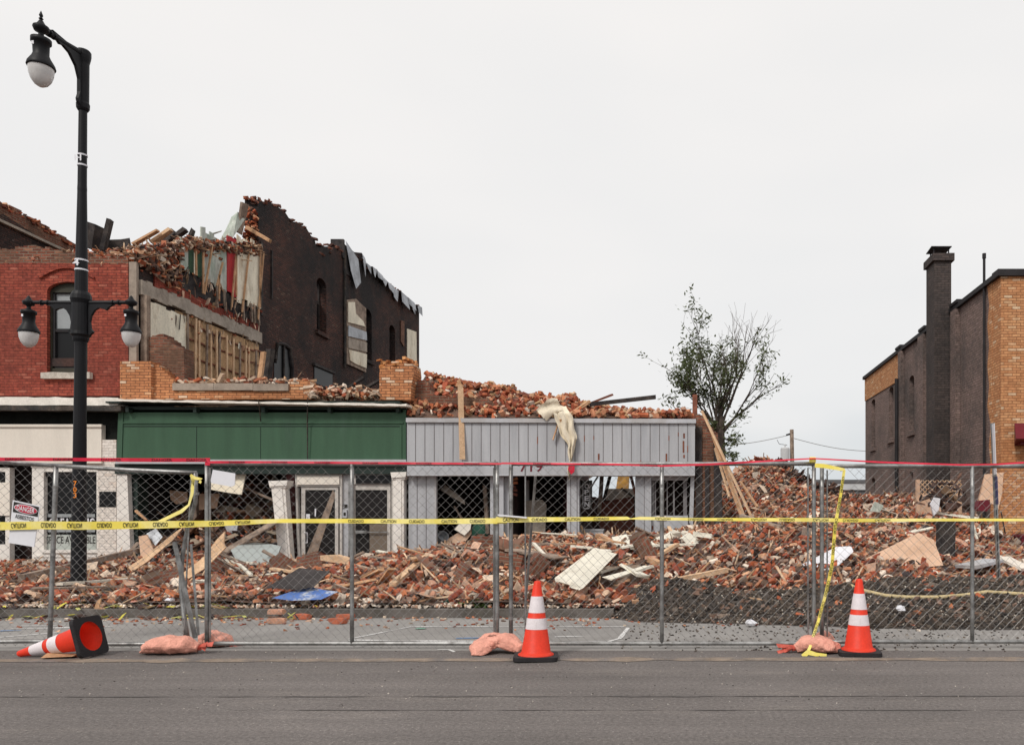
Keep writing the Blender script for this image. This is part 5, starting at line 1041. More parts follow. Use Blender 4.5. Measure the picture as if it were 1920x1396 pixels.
# sign post at the right
sp_ = thing('sign_post', 'leaning perforated steel post with two street signs seen edge on', 'sign post', P(1873, 1098, 11.2))
s = MB(); s.beam(P(1873, 1100, 11.2), P(1861, 793, 11.2), .045, .045); pst = s.build('post', M['metal'], sp_)
s = MB(); s.beam(P(1872.8, 1085, 11.17), P(1868.3, 955, 11.17), .012, .006); s.build('perforation', M['blackrub'], pst)
s = MB(); q = Matrix.Rotation(R(76), 3, 'Z') @ Matrix.Rotation(R(0), 3, 'Y'); s.box(P(1863.5, 842, 11.1), (.30, .006, .72), Matrix.Rotation(R(-2.2), 3, 'Y') @ q); s.build('sign_plate', M['signwhite'], sp_)
s = MB(); s.box(P(1868, 919, 11.1), (.28, .006, .40), Matrix.Rotation(R(-2.2), 3, 'Y') @ q); s.build('sign_plate', M['signblue'], sp_)

# ---------------------------------------------------------------- rubble items along the pavement
plank(736, 1095, gd(736, 1095, 11.6), 798, 1042, gd(798, 1042, 15.2), .10, .05, 'palewood', 'fallen_plank', 'pale plank sloping on the brick heap in front of the grey shop', 'plank')
plank(1120, 1003, gd(1120, 1003, 15.6), 1237, 1056, gd(1237, 1056, 12.9), .10, .08, 'wood', 'fallen_plank', 'long brown plank crossing above the white siding strips', 'plank')
plank(1130, 1027, gd(1130, 1027, 14.9), 1166, 1007, gd(1166, 1007, 15.0), .09, .07, 'wood', 'fallen_plank', 'short brown plank crossing under the long plank before the third bay', 'plank')
plank(1192, 1102, gd(1192, 1102, 11.4), 1362, 1068, gd(1362, 1068, 12.3), .08, .08, 'palewood', 'fallen_plank', 'pale round timber lying over the gravel mound toward the lot', 'plank')
plank(1000, 1018, gd(1000, 1018, 15.2), 1025, 1045, gd(1025, 1045, 14.6), .05, .04, 'vinyl', 'white_batten', 'white batten standing in the rubble in front of the shop entrance', 'plank')
plank(820, 1024, F - .6, 1050, 1026, F - .6, .03, .03, 'vinyl', 'white_batten', 'thin white strip along the foot of the grey shop', 'plank') if False else None
plank(1070, 1024, gd(1070, 1024, 16.4), 1112, 1027, gd(1112, 1027, 16.2), .05, .04, 'vinyl', 'white_batten', 'white strip lying at the foot of the third bay of the grey shop', 'plank')
plank(1212, 1023, gd(1212, 1023, 15.9), 1310, 1020, gd(1310, 1020, 16.2), .05, .04, 'vinyl', 'white_batten', 'long white strip lying at the foot of the grey door', 'plank')
plank(1164, 1026, gd(1164, 1026, 15.5), 1222, 1015, gd(1222, 1015, 15.7), .08, .03, 'vinyl', 'white_batten', 'white board tilted up left of the grey door', 'plank')
plank(1300, 1000, gd(1300, 1000, 15.5), 1335, 1005, gd(1335, 1005, 15.3), .09, .08, 'vinyl', 'white_block', 'short white beam end on the rubble right of the grey shop', 'block')
plank(1236, 1040, gd(1236, 1040, 14), 1270, 1020, gd(1270, 1020, 14.6), .09, .05, 'palewood', 'fallen_plank', 'short pale plank pointing up right below the grey door', 'plank')
plank(962, 1030, gd(962, 1030, 14.6), 1055, 1046, gd(1055, 1046, 14.2), .5, .03, 'oldwood', 'brown_board', 'wide weathered board lying in front of the shop entrance', 'board')
plank(1080, 1085, gd(1080, 1085, 12.3), 1200, 1078, gd(1200, 1078, 12.3), .03, .32, 'oldwood', 'brown_board', 'dark board edge under the white siding strips', 'board')
plank(60, 1103, gd(60, 1103, 11.5), 248, 1098, gd(248, 1098, 11.7), .12, .03, 'oldwood', 'grey_plank', 'weathered plank lying behind the lamp post base', 'plank')
plank(110, 1094, gd(110, 1094, 11.9), 250, 1084, gd(250, 1084, 12.1), .10, .03, 'vinyl', 'grey_plank', 'pale plank lying parallel behind the lamp post base', 'plank')
plank(40, 1083, gd(40, 1083, 13), 262, 1030, gd(262, 1030, 16.4), .09, .10, 'oldwood', 'long_beam', 'long brown beam rising from the lamp post to the corner board', 'beam')
plank(360, 1095, gd(360, 1095, 11.8), 392, 1086, gd(392, 1086, 12), .04, .03, 'vinyl', 'white_batten', 'small white batten in the rubble left of the first full fence post', 'plank')
plank(432, 1043, gd(432, 1043, 14.4), 470, 1078, gd(470, 1078, 13), .05, .04, 'vinyl', 'white_batten', 'white batten sloping down right below the plastic sheet', 'plank')
plank(412, 1050, gd(412, 1050, 14.2), 478, 1056, gd(478, 1056, 14.2), .09, .05, 'vinyl', 'white_board', 'upper white board lying below the plastic sheet', 'board')
plank(415, 1062, gd(415, 1062, 13.6), 445, 1067, gd(445, 1067, 13.5), .10, .06, 'vinyl', 'white_board', 'short white board lying lower left of the plastic sheet', 'board')
slab('plaster_slab', [(600, 1041), (625, 1040), (654, 1048), (654, 1058), (640, 1056), (601, 1050)], gd(628, 1056, 15.2), .25, 'palewood', 'pale slab resting on bricks in front of the second door', 'slab')
slab('tar_sheet', [(512, 1099), (545, 1066), (560, 1067), (612, 1072), (598, 1098), (570, 1103)], gd(560, 1100, 12.3, .2), .02, 'denim', 'dark tar paper sheet on the bricks behind the blue sheet', 'sheet', 1.6, bend=.03)
slab('blue_sheet', [(518, 1119), (556, 1103), (576, 1102), (600, 1106), (632, 1109), (612, 1121), (560, 1123)], gd(575, 1122, 11.2, .2), .012, 'bluesheet', 'blue and white printed sheet lying near the kerb', 'sheet', 2.2, bend=.015)
# bundle of white siding strips
for i, (a, b, c, d, w_) in enumerate(((1052, 1090, 1120, 1032, .16), (1062, 1094, 1136, 1030, .18), (1078, 1098, 1146, 1038, .18), (1092, 1082, 1136, 1064, .2), (1120, 1076, 1190, 1056, .22), (1140, 1082, 1216, 1062, .16), (1174, 1062, 1205, 1078, .2))):
    plank(a, b, gd(a, b, 12, .22 + .015 * i), c, d, gd(c, d, 14, .2 + .015 * i), w_, .03, 'vinyl', 'siding_strip', 'cream siding strip in the pale bundle on the rubble by the tall cone', 'siding', 'cream siding strips', roll=random.uniform(-.3, .3), jit=.03)
for i in range(9):
    x = random.uniform(-1.5, .2); y = random.uniform(12.8, 15.2); s = MB(); s.box((0, 0, 0), (random.uniform(.2, .4), random.uniform(.15, .3), .02), None, jit=.05); q = s.build('plaster_shard', M['vinyl']); q.location = (x, y, HT(x, y) + .12); q.rotation_euler = rr(.4); tag(q, 'flat plaster shard on the rubble near the pale siding bundle', 'shard', 'plaster shards')
slab('cardboard_piece', [(177, 1150), (184, 1126), (191, 1120), (190, 1136), (205, 1142), (213, 1156), (200, 1158)], 10.3, .02, 'wood', 'curled brown cardboard piece on the kerb beside the lamp post', 'cardboard', .2, bend=.05)
s = MB(); s.beam(P(1335, 1155, 9.9), P(1368, 1150, 10.1), .16, .06, jit=.02); q = s.build('flat_stone', M['oldwood']); tag(q, 'flat brown stone slab in the foot of the gravel mound', 'slab')
# small scraps
for px, py, d, m_, lab in ((1408, 1167, 9.35, 'signwhite', 'white crumpled paper at the foot of the gravel mound'), (252, 1130, 10.6, 'sandbag', 'pink block on the kerb left of the first full post'),
                           (842, 1126, 10.7, 'greenbin', 'small green scrap on the kerb rubble'), (320, 1124, 10.5, 'signwhite', 'white torn paper by the kerb near the damaged fence end'), (1690, 1140, 9.6, 'signwhite', 'small white pebble on the gravel right of the cone')):
    s = MB(); s.lathe([(0, -.03), (.05, -.02), (.065, .0), (.04, .03), (0, .035)], 7); 
    s.v = [tuple(Vector(v) * random.uniform(.7, 1.3)) for v in s.v]
    q = s.build('scrap', M[m_]); q.location = P(px, py, d); tag(q, lab, 'scrap')
frags('kerb_litter', scatter(160, -9.5, -4.8, DC - .25, DC + .5, lambda x, y: .12 if y > DC else .01, vis), [((.16, .03, .008), .4, [(.62, .55, .1), (.5, .5, .16), (.3, .2, .1)]), ((.1, .08, .02), .4, PAL_DARK)], [1, .6], lift=.03, tilt=.3)
frags('weeds', scatter(240, XW(870, 10.7), XW(930, 10.7), DC + .2, DC + .5, lambda x, y: .12), [((.02, .06, .012), .4, [(.06, .10, .03), (.10, .12, .04)])], [1], lift=.04, tilt=1)
for lo, hi, n_, lab in ((-9.8, -6.0, 16, 'small loose board on the rubble between the lamp post and the green storefront'), (-6.0, -2.7, 14, 'small loose board on the rubble in front of the glass doors'), (-2.7, .2, 14, 'small loose board on the rubble in front of the grey shop'), (.5, 6.8, 18, 'small loose board on the rubble of the open lot')):
    for _ in range(n_):
        x = random.uniform(lo, hi); y = random.uniform(11, 16.5) if lo < .2 else random.uniform(14.6, 21); ln = random.uniform(.3, 1.1); s = MB(); s.box((0, 0, 0), (ln, random.uniform(.04, .12), random.uniform(.02, .04)), None, jit=.008)
        q = s.build('loose_board', M[random.choice(['wood', 'palewood', 'oldwood', 'vinyl', 'oldwood'])]); q.location = (x, y, HT(x, y) + .15); q.rotation_euler = (random.gauss(0, .2), random.gauss(0, .3), random.gauss(0, .7)); tag(q, lab, 'plank', lab.replace('small loose board', 'boards'))
# mortared lumps of wall, bent rods
for i in range(22):
    if i < 14: x = random.uniform(-9, .2); y = random.uniform(11.2, 16)
    else: x = random.uniform(.8, 6.5); y = random.uniform(14.8, 20)
    w_, h_, t_ = random.uniform(.28, .6), random.uniform(.2, .42), random.uniform(.1, .22); s = MB()
    s.poly(jag([(-w_/2, -h_/2), (w_/2, -h_/2)], .1, .03, i) + jag([(w_/2, -h_/2), (w_/2, h_/2), (-w_/2, h_/2)], .1, .035, i + 50) + [(-w_/2, h_/2 - .01)], [], lambda u, v, t: Vector((u, t, v)), t_)
    q = s.build('brick_lump', M['rough_brick']); q.location = (x, y, HT(x, y) + .16); q.rotation_euler = (random.uniform(-1.3, .3), random.gauss(0, .5), random.uniform(-1, 1))
    tag(q, 'lump of bricks still mortared together on the rubble in front of the shops' if i < 14 else 'lump of bricks still mortared together on the rubble of the open lot', 'brickwork', 'mortared lumps before the shops' if i < 14 else 'mortared lumps on the lot')
for i in range(16):
    x = random.uniform(-9.5, 6.5); y = random.uniform(11.2, 16) if x < .3 else random.uniform(15, 20); p = Vector((x, y, HT(x, y) + .1)); dv = Vector((random.uniform(-1, 1), random.uniform(-.5, .5), random.uniform(.0, .6))); pts = [p]
    for k_ in range(7): dv = (dv + Vector((random.gauss(0, .35), random.gauss(0, .3), random.gauss(-.05, .25)))).normalized(); pts.append(pts[-1] + dv * random.uniform(.1, .2))
    s = MB(); s.tube([q - p for q in pts], random.choice((.006, .009, .014)), 5); q = s.build('bent_rod', M[random.choice(('char', 'rust', 'metal'))], smooth=True); q.location = p
    tag(q, 'thin bent rod or wire sticking out of the rubble before the shops' if x < .3 else 'thin bent rod or wire sticking out of the rubble of the lot', 'rod', 'bent rods before the shops' if x < .3 else 'bent rods on the lot')
frags('brick_spill', scatter(330, .2, 3.4, 10.9, 13.2, lambda x, y: max(HG(x, y), .1), lambda x, y: random.random() < .3 + .3 * noise.noise(Vector((x*2, y*2, 0)))), [K_BRICK, K_HALF, K_CHIP, K_LIGHT], [2, 4, 8, 3], lift=.03, tilt=.4, scale=.75)
# hose
s = MB(); hp = [(1553, 1078), (1575, 1083), (1600, 1100), (1625, 1108), (1660, 1116), (1700, 1119), (1760, 1119), (1810, 1115), (1850, 1109), (1900, 1112), (1960, 1116)]
pp = []
for px, py in hp:                                   # drop the hose onto the gravel along each line of sight
    d = 8.9
    while d < 14 and ZW(py, d) > HG(XW(px, d), d) + .03: d += .05
    pp.append(P(px, py, d))
s.tube(pp, .028, 6); tag(s.build('hose', M['hose'], smooth=True), 'pale yellow hose lying over the dark gravel mound', 'hose')

# ---------------------------------------------------------------- background: tree, pole, wires, shed
tr = thing('tree', 'sparse tree with many thin upright branches behind the ruins', 'tree', (XW(1352, 40), 40, 0))
rd = random.Random(23); tb_ = MB(); leaves = []
def branch(p, d, ln, r, lvl, leafy):
    n = 5; pts = [p]; q = p.copy(); dd = d.copy()
    for i in range(n):
        dd = (dd + Vector((rd.uniform(-1, 1), rd.uniform(-1, 1), rd.uniform(-.45, .5))) * .14).normalized(); q = q + dd * ln / n; pts.append(q.copy())
    tb_.tube(pts, [max(.006, r * (1 - .75 * i / n)) for i in range(n + 1)], 5 if lvl < 2 else 3, cap=False)
    if lvl >= 2 and rd.random() < leafy:
        cl_ = Vector((0, 0, 0))
        for k in range(rd.randrange(10, 24)):
            if k % 8 == 0: cl_ = Vector((rd.gauss(0, .18), rd.gauss(0, .18), rd.gauss(0, .12)))
            b = pts[rd.randrange(2, n + 1)]; leaves.append(b + cl_ + Vector((rd.gauss(0, .13), rd.gauss(0, .13), rd.gauss(-.05, .10))))
    if lvl < 4:
        for k in range(rd.choice((2, 3, 3, 4)) if lvl < 3 else rd.choice((1, 2))):
            i = rd.randrange(2, n + 1); a = Vector((rd.uniform(-1, 1), rd.uniform(-1, 1), rd.uniform(.1, .9))).normalized()
            branch(pts[i], (dd * .9 + a * .62).normalized(), ln * rd.uniform(.45, .7), r * .5, lvl + 1, leafy)
base = Vector((XW(1352, 40), 40, 0)); tp0 = P(1350, 820, 40)
tb_.tube([base, base.lerp(tp0, .5) + Vector((.1, 0, 0)), tp0, P(1352, 780, 40)], [.34, .28, .24, .18], 8)
for (x1, y1, d1, lf) in ((1238, 640, 39.5, .8), (1252, 612, 40.5, .8), (1280, 582, 40, .9), (1300, 605, 41, .95), (1316, 628, 39, .95), (1335, 600, 40.5, .15), (1360, 606, 39.6, .06), (1386, 596, 40.3, .06), (1412, 606, 40, .1), (1440, 600, 39.4, .05), (1452, 640, 40.2, .08), (1478, 668, 40, .5), (1462, 700, 40.6, .45), (1240, 690, 39.4, .85), (1268, 700, 40.4, .95), (1400, 650, 41, .5), (1330, 680, 39.8, .9)):
    p0 = P(1350 + rd.uniform(-6, 6), rd.uniform(745, 835), 40); e1 = P(x1, y1, d1); dv = (e1 - p0); dv.z += .2
    branch(p0, dv.normalized(), dv.length * (.60 if x1 > 1355 else .50), .072, 1, lf)
for (x1, y1) in ((1385, 775), (1385, 830), (1372, 860), (1300, 745), (1262, 745), (1330, 800)):
    p0 = P(1350, 820, 40); branch(p0, (P(x1, y1, 39.6) - p0).normalized(), (P(x1, y1, 39.6) - p0).length * .8, .05, 2, 1.0)
tb_.build('trunk', M['bark'], tr)
lm = MB()
for c in leaves:
    s_ = rd.uniform(.07, .15); a = Vector((rd.uniform(-1, 1), rd.uniform(-1, 1), rd.uniform(-.8, .3))).normalized(); b = a.cross(Vector((rd.uniform(-1, 1), rd.uniform(-1, 1), 1))).normalized()
    g_ = rd.uniform(.55, 1.2); colr = (.12 * g_, .15 * g_, .062 * g_)
    lm.add([c - a * s_, c + b * s_ * .38, c + a * s_, c - b * s_ * .38], [(0, 1, 2, 3)], colr=colr)
lm.build('crown', M['leaf'], tr, fix=False)
up_ = thing('utility_pole', 'wooden utility pole with a grey transformer behind the brick heap', 'utility pole', (XW(1486, 60), 60, 0))
s = MB(); s.tube([(XW(1487, 60), 60, 0), P(1484.5, 805, 60)], [.19, .15], 8); s.build('pole', M['oldwood'], up_)
s = MB(); s.lathe([(0, -.5), (.33, -.5), (.35, -.46), (.35, .42), (.3, .5), (.06, .55), (.06, .75), (0, .76)], 14, P(1472, 851, 59.6)); s.build('transformer', M['roofgrey'], up_)
s = MB(); s.tube([P(1457, 824, 59.8), P(1461, 832, 59.7), P(1476, 834, 59.6)], .02, 4); s.tube([P(1474, 815, 60), P(1484, 812, 60)], .06, 6); s.build('insulator', M['blackrub'], up_)
def wire(a, b, sag, label):
    s = MB(); a = Vector(a); b = Vector(b); s.tube([a.lerp(b, t / 12) - Vector((0, 0, sag * math.sin(math.pi * t / 12))) for t in range(13)], .022, 4); tag(s.build('overhead_wire', M['wire']), label, 'wire', 'overhead wires')
wire(P(1484, 814, 60), P(1330, 836, 60), .2, 'thin overhead wire running left from the utility pole'); wire(P(1487, 821, 60), P(1660, 846, 62), .3, 'thin overhead wire running right from the utility pole')
sh = thing('distant_shed', 'long grey flat building far behind the lot', 'shed', (XW(1560, 70), 70, 0))
s = MB(); s.bb(XW(1440, 70), XW(1700, 70), 70, 80, 0, ZW(918, 70)); s.build('wall', M['farwall'], sh)
s = MB(); s.bb(XW(1438, 70), XW(1702, 70), 69.8, 80, ZW(918, 70), ZW(903, 70)); s.build('roof', M['roofgrey'], sh)
s = MB(); s.bb(XW(1438, 70), XW(1702, 70), 69.7, 69.9, ZW(905, 70), ZW(899, 70)); s.build('roof_edge', M['farwall'], sh)

# ---------------------------------------------------------------- street lamp
DL = 11.7
lp = thing('street_lamp', 'black ornamental street lamp with one high arm and two low lanterns', 'street lamp', P(147, 1113, DL))
def onp(py): return P(147 + (1113 - py) / 1013 * 9.5, py, DL)
k = DL / FPX
prof = [(1120, 17), (1100, 17), (1096, 15), (1080, 14.2), (850, 11.8), (700, 11), (662, 10.8), (640, 11)]
def stack(pr, n=20):
    s = MB(); vs = []; fs = []
    for py, r in pr:
        c = onp(py)
        for i in range(n): vs.append(c + Vector((math.cos(2*math.pi*i/n), math.sin(2*math.pi*i/n), 0)) * r * k * .9)
    for j in range(len(pr) - 1):
        for i in range(n): fs.append((j*n+i, j*n+(i+1) % n, (j+1)*n+(i+1) % n, (j+1)*n+i))
    fs.append(tuple(range(len(vs) - n, len(vs)))); s.add(vs, fs); return s
pl = stack([(1122, 17), (1100, 17), (1097, 14.5), (1080, 13.8), (850, 11.8), (700, 10.6), (650, 10.5), (640, 11)]).build('lower_pole', M['black'], lp, smooth=False)
stack([(640, 12.5), (636, 14), (632, 14.5), (628, 18), (622, 17), (570, 16.2), (562, 19), (554, 18), (548, 15), (546, 11)]).build('collar', M['black'], lp)
stack([(550, 11.5), (500, 11), (492, 10.6), (360, 8.2), (355, 8.4), (345, 8), (206, 7.4)]).build('upper_pole', M['black'], lp)
stack([(208, 9), (204, 11.5), (196, 12), (192, 10.5), (120, 10.5), (112, 12.5), (106, 13.5), (98, 13.5), (95, 11), (94, 0.1)]).build('top_casting', M['black'], lp)
for y in (290, 309, 487, 505):
    stack([(y + 3, 9.0 if y < 400 else 11.7), (y, 9.0 if y < 400 else 11.7)]).build('white_band', M['signwhite'], lp)
s = MB(); 
for t_, yb in (('H', 305), ('4', 501)):
    c = onp(yb); r_ = (9.0 if yb < 400 else 11.6) * k
    put_text(s, t_, lambda u, v: Vector((c.x - .06 + u, c.y - r_ - .004 + .3 * (u - .06) ** 2, c.z + v)), .10, .09)
s.build('pole_marking', M['signwhite'], lp)
s = MB()
for i, ch in enumerate('703'):
    c = onp(911 + i * 11); s_r = 12.3 * k; put_text(s, ch, lambda u, v: Vector((c.x - .01 + u, c.y - s_r - .006, c.z + v)), .05, .075)
s.build('pole_number', M['numorange'], lp)
def lantern(center, sc, parent, out_dir=None):
    """bell housing with a hanging egg-shaped globe; center = point of the hanging knob"""
    c = Vector(center); s = MB()
    s.lathe([(0, .12), (.02, .10), (.035, .07), (.05, .045), (.085, .02), (.09, 0), (.075, -.04), (.03, -.06), (.03, -.10), (.06, -.12), (.11, -.14), (.11, -.19), (.09, -.20), (.085, -.34), (.10, -.38), (.145, -.46), (.155, -.50), (.15, -.51), (.0, -.50)], 20, c)
    s.v = [tuple(c + (Vector(v) - c) * sc) for v in s.v]
    h = s.build('lamp_housing', M['black'], parent, smooth=True)
    g_ = MB(); g_.lathe([(.135, -.49), (.138, -.53), (.13, -.60), (.108, -.67), (.07, -.725), (.03, -.75), (.001, -.755)], 24, c); g_.v = [tuple(c + (Vector(v) - c) * sc) for v in g_.v]
    g_.build('globe', M['globe'], h, smooth=True)
    s = MB(); q = c + Vector((-.035, -.088, -.235)) * sc; s.box(q, (.03 * sc, .008, .04 * sc)); s.build('sticker', M['signwhite'], h); return h
cz = onp(570)
for sg in (-1, 1):
    tip = P(54 if sg < 0 else 246, 567, DL)
    s = MB(); s.tube([cz + Vector((sg * .1, 0, .02)), tip + Vector((0, 0, 0))], [.032, .026], 10)
    for q in (.62, .74): s.tube([cz.lerp(tip, q) + Vector((0, 0, .005)), cz.lerp(tip, q + .03) + Vector((0, 0, .005))], .042, 10)
    s.build('arm', M['black'], lp)
    pts2 = [(16, 566)] + [(60, 572), (52, 584), (47, 582)] + [(16 + 30 * math.cos(a) + 2, 612 - 30 * math.sin(a)) for a in [R(v) for v in (40, 55, 70, 85)]][:0]
    arcp = [(44, 580)] + [(20 + 26 * math.sin(R(a)) * .9, 614 - 32 * math.cos(R(a))) for a in (60, 40, 20, 0)] + [(20, 590), (17, 600), (16.5, 620), (23, 634), (16, 640)]
    arcp = [(15, 568), (62, 571), (53, 576), (48, 582), (42, 579), (34, 577), (26, 582), (20, 592), (17.5, 604), (19, 616), (24, 622), (18, 628), (15, 630)]
    s = MB(); s.poly([(cz.x + sg * u * k, ZW(v, DL)) for u, v in arcp], [], lambda u, v, t: Vector((u, DL - .02 + t, v)), .04); s.build('bracket', M['black'], lp)
    lantern(tip, .90, lp)
# top arm reaching toward the street
tip = P(77, 53, 10.93); root = onp(103)
s = MB(); s.tube([root, root.lerp(tip, .5) + Vector((0, 0, -.005)), tip], [.05, .04, .04], 10); s.tube([root.lerp(tip, .8), root.lerp(tip, .84)], .055, 10); s.tube([root.lerp(tip, .7), root.lerp(tip, .74)], .052, 10); s.build('arm', M['black'], lp)
s = MB(); zr = root.z; yr = root.y
prof2 = [(0, -.03), (-.60, .0), (-.52, -.08), (-.46, -.12), (-.40, -.10), (-.28, -.14), (-.16, -.26), (-.10, -.42), (-.09, -.60), (-.13, -.72), (-.12, -.76), (-.06, -.84), (0, -.86)]
s.poly(prof2, [], lambda u, v, t: Vector((root.x - .02 + t, yr + u, zr + v)), .045); s.build('bracket', M['black'], lp)
lantern(tip, 1.10, lp)
s = MB(); s.lathe([(0, 0), (.03, .01), (.015, .03), (.025, .06), (0, .13)], 8, tip + Vector((0, 0, .12))); s.build('finial', M['black'], lp)
mb = MB(); mb.box(P(147, 1126, DL), (.62, .62, .10), None, jit=.02); tag(mb.build('lamp_footing', M['cement']), 'low round concrete footing under the black lamp post', 'footing')

# ---------------------------------------------------------------- fence panels
DF = 7.75
def fence_panel(label, u0, u1, zt, zb, posts, fn, seed, toprail=True, group='chain link fence panels', cut=None, wirer=.0022, bars=(), railr=.021, loc=None):
    """fn(u, z) -> point; u along the panel in photo columns at the fence distance, z in metres above ground"""
    t = thing('fence_panel', label, 'fence panel', loc or fn((u0 + u1) / 2, 0), group)
    xs = lambda px: XW(px, DF); W0, W1 = xs(u0), xs(u1)
    def rail(z, nm):
        s = MB(); n = 14; s.tube([fn(u0 + (u1 - u0) * i / n, z) for i in range(n + 1)], railr, 8); s.build(nm, M['metal'], t, smooth=True)
    if toprail: rail(zt, 'rail')
    rail(zb, 'rail')
    for px in posts:
        s = MB(); s.tube([fn(px, zb - .02 + (zt - zb + .02) * i / 6) for i in range(7)], .021, 8); s.build('post', M['metal'], t, smooth=True)
    for px in bars: s = MB(); s.tube([fn(px, zb + .05), fn(px, zt - .04)], .008, 5); s.build('tension_bar', M['metal'], t)
    for px in posts:
        for z in (zb + .25, (zt + zb) / 2, zt - .22): 
            s = MB(); a = fn(px, z); s.tube([a + Vector((0, 0, -.015)), a + Vector((0, 0, .015))], .0235, 8); s.build('clamp', M['wire'], t)
    # woven wires
    p = .092; hp = p / 2; nk = int((W1 - W0) / hp); ni = int((zt - zb) / hp) + 1; s = MB(); rdm = random.Random(seed)
    for kx in range(nk):
        pts = []
        for i in range(ni + 1):
            x = W0 + kx * hp + (hp if (i + kx) % 2 else 0); z = zb - .035 + i * hp
            nv = noise.noise_vector(Vector((x * 1.3, z * 1.3, seed))) * .022
            px = (x + nv.x) * FPX / DF + CX; zz = z + nv.z
            if cut and cut(px, zz): 
                if len(pts) > 1: s.tube(pts, wirer, 3, cap=False)
                pts = []; continue
            pts.append(fn(px, zz) + Vector((0, nv.y * .8 + (.004 if (i + kx) % 2 else -.004), 0)))
        if len(pts) > 1: s.tube(pts, wirer, 3, cap=False)
    s.build('chain_link', M['wire'], t, fix=False); return t
def flat(sk=0.0, d=DF, top=0.0): return lambda px, z: Vector((XW(px, d) + 0.0, d + (z) * sk, z))
zT = ZW(869, DF); zB = ZW(1211, DF) + .03
def bent(px, z):                                  # the sagging damaged panel at the left
    q = min(1, max(0, (z - .05) / (zT - .05))); lean = (104 - 92) / 300.0
    drop = np.interp(px, [-60, 0, 60, 240, 380], [.0, .005, .025, .085, .115]) * q
    x = XW(px + 12 * q - 6, DF); tear = 0
    if px > 300: x += -(.22 * math.sin(math.pi * min(1, q * 1.15))) * (px - 300) / 80 * 1.0; tear = .12 * math.sin(math.pi * q) * (px - 300) / 80
    return Vector((x, DF - .02 + tear + .03 * math.sin(px * .02), z - drop + (.02 if z < .1 and 180 > px else 0)))
fence_panel('sagging chain link fence panel with a crumpled end in front of the lamp post', -70, 362, zT + .02, zB, [98, 360], bent, 1, bars=(352,))
fence_panel('chain link fence panel in front of the green shop and its two doors', 388, 934, zT, zB, [388, 660, 932], flat(), 2, bars=(394, 926), cut=lambda px, z: z > zT - .12 and noise.noise(Vector((px * .02, 1, 0))) > .15)
fence_panel('chain link fence panel in front of the grey shop entrance and grey door', 958, 1528, zT, zB, [958, 1241, 1526], flat(), 3, bars=(985, 1515), cut=lambda px, z: px < 1000 and z > .55 and px < 958 + 18 + z * 14)
fence_panel('chain link fence panel in front of the gravel mound and tan building', 1541, 2090, zT - .02, zB + .01, [1541, 1823, 2088], flat(0, DF + .05), 4, bars=(1551,), cut=lambda px, z: px < 1600 and z > zT - .25 and noise.noise(Vector((px * .05, z * 4, 0))) > 0)
# sign boards hanging on the fence
dz = thing('danger_sign', 'white danger asbestos sign tied to the sagging fence panel', 'sign', P(45, 980, DF - .06))
fn_s = lambda u, v, t: P(u, v, DF - .06) + Vector((0, t, 0))
q4 = [(24, 938), (75, 947), (63, 1024), (16, 1018)]
s = MB(); s.poly([(24, 937), (75, 948), (64, 1025), (16, 1017)], [], fn_s, .006); bd = s.build('board', M['signwhite'], dz)
def qmap(a, b):       # a,b in 0..1 on the sign
    t_ = (24 + 51 * a, 937 + 11 * a); b_ = (16 + 48 * a, 1017 + 8 * a); return (t_[0] + (b_[0] - t_[0]) * b, t_[1] + (b_[1] - t_[1]) * b)
s = MB(); s.poly([qmap(.04, .03), qmap(.96, .03), qmap(.96, .27), qmap(.04, .27)], [], lambda u, v, t: P(u, v, DF - .064) + Vector((0, t, 0)), .003); s.build('header', M['blacktxt'], bd)
for rx, ry, off, mm in ((.43, .105, .070, 'signwhite'), (.405, .09, .074, 'signred')):
    s = MB(); s.poly([qmap(.5 + rx * math.cos(a * math.pi / 14), .15 + ry * math.sin(a * math.pi / 14)) for a in range(28)], [], lambda u, v, t, off=off: P(u, v, DF - off) + Vector((0, t, 0)), .003); s.build('badge', M[mm], bd)
s = MB(); put_text(s, 'DANGER', lambda u, v: P(*qmap(.17 + u * .66, .205 - v * .115), DF - .078), 1, 1); s.build('lettering', M['signwhite'], bd)
s = MB(); put_text(s, 'ASBESTOS', lambda u, v: P(*qmap(.14 + u * .70, .40 - v * .095), DF - .066), 1, 1); s.build('lettering', M['blacktxt'], bd)
s = MB(); s.poly([(399, 880), (441, 887), (440, 909), (434, 912), (396, 905), (395, 900)], [], lambda u, v, t: P(u, v, DF - .05) + Vector((0, t, 0)), .006); tag(s.build('blank_sign', M['signwhite']), 'blank white board hanging on the fence in front of the green shop', 'sign')
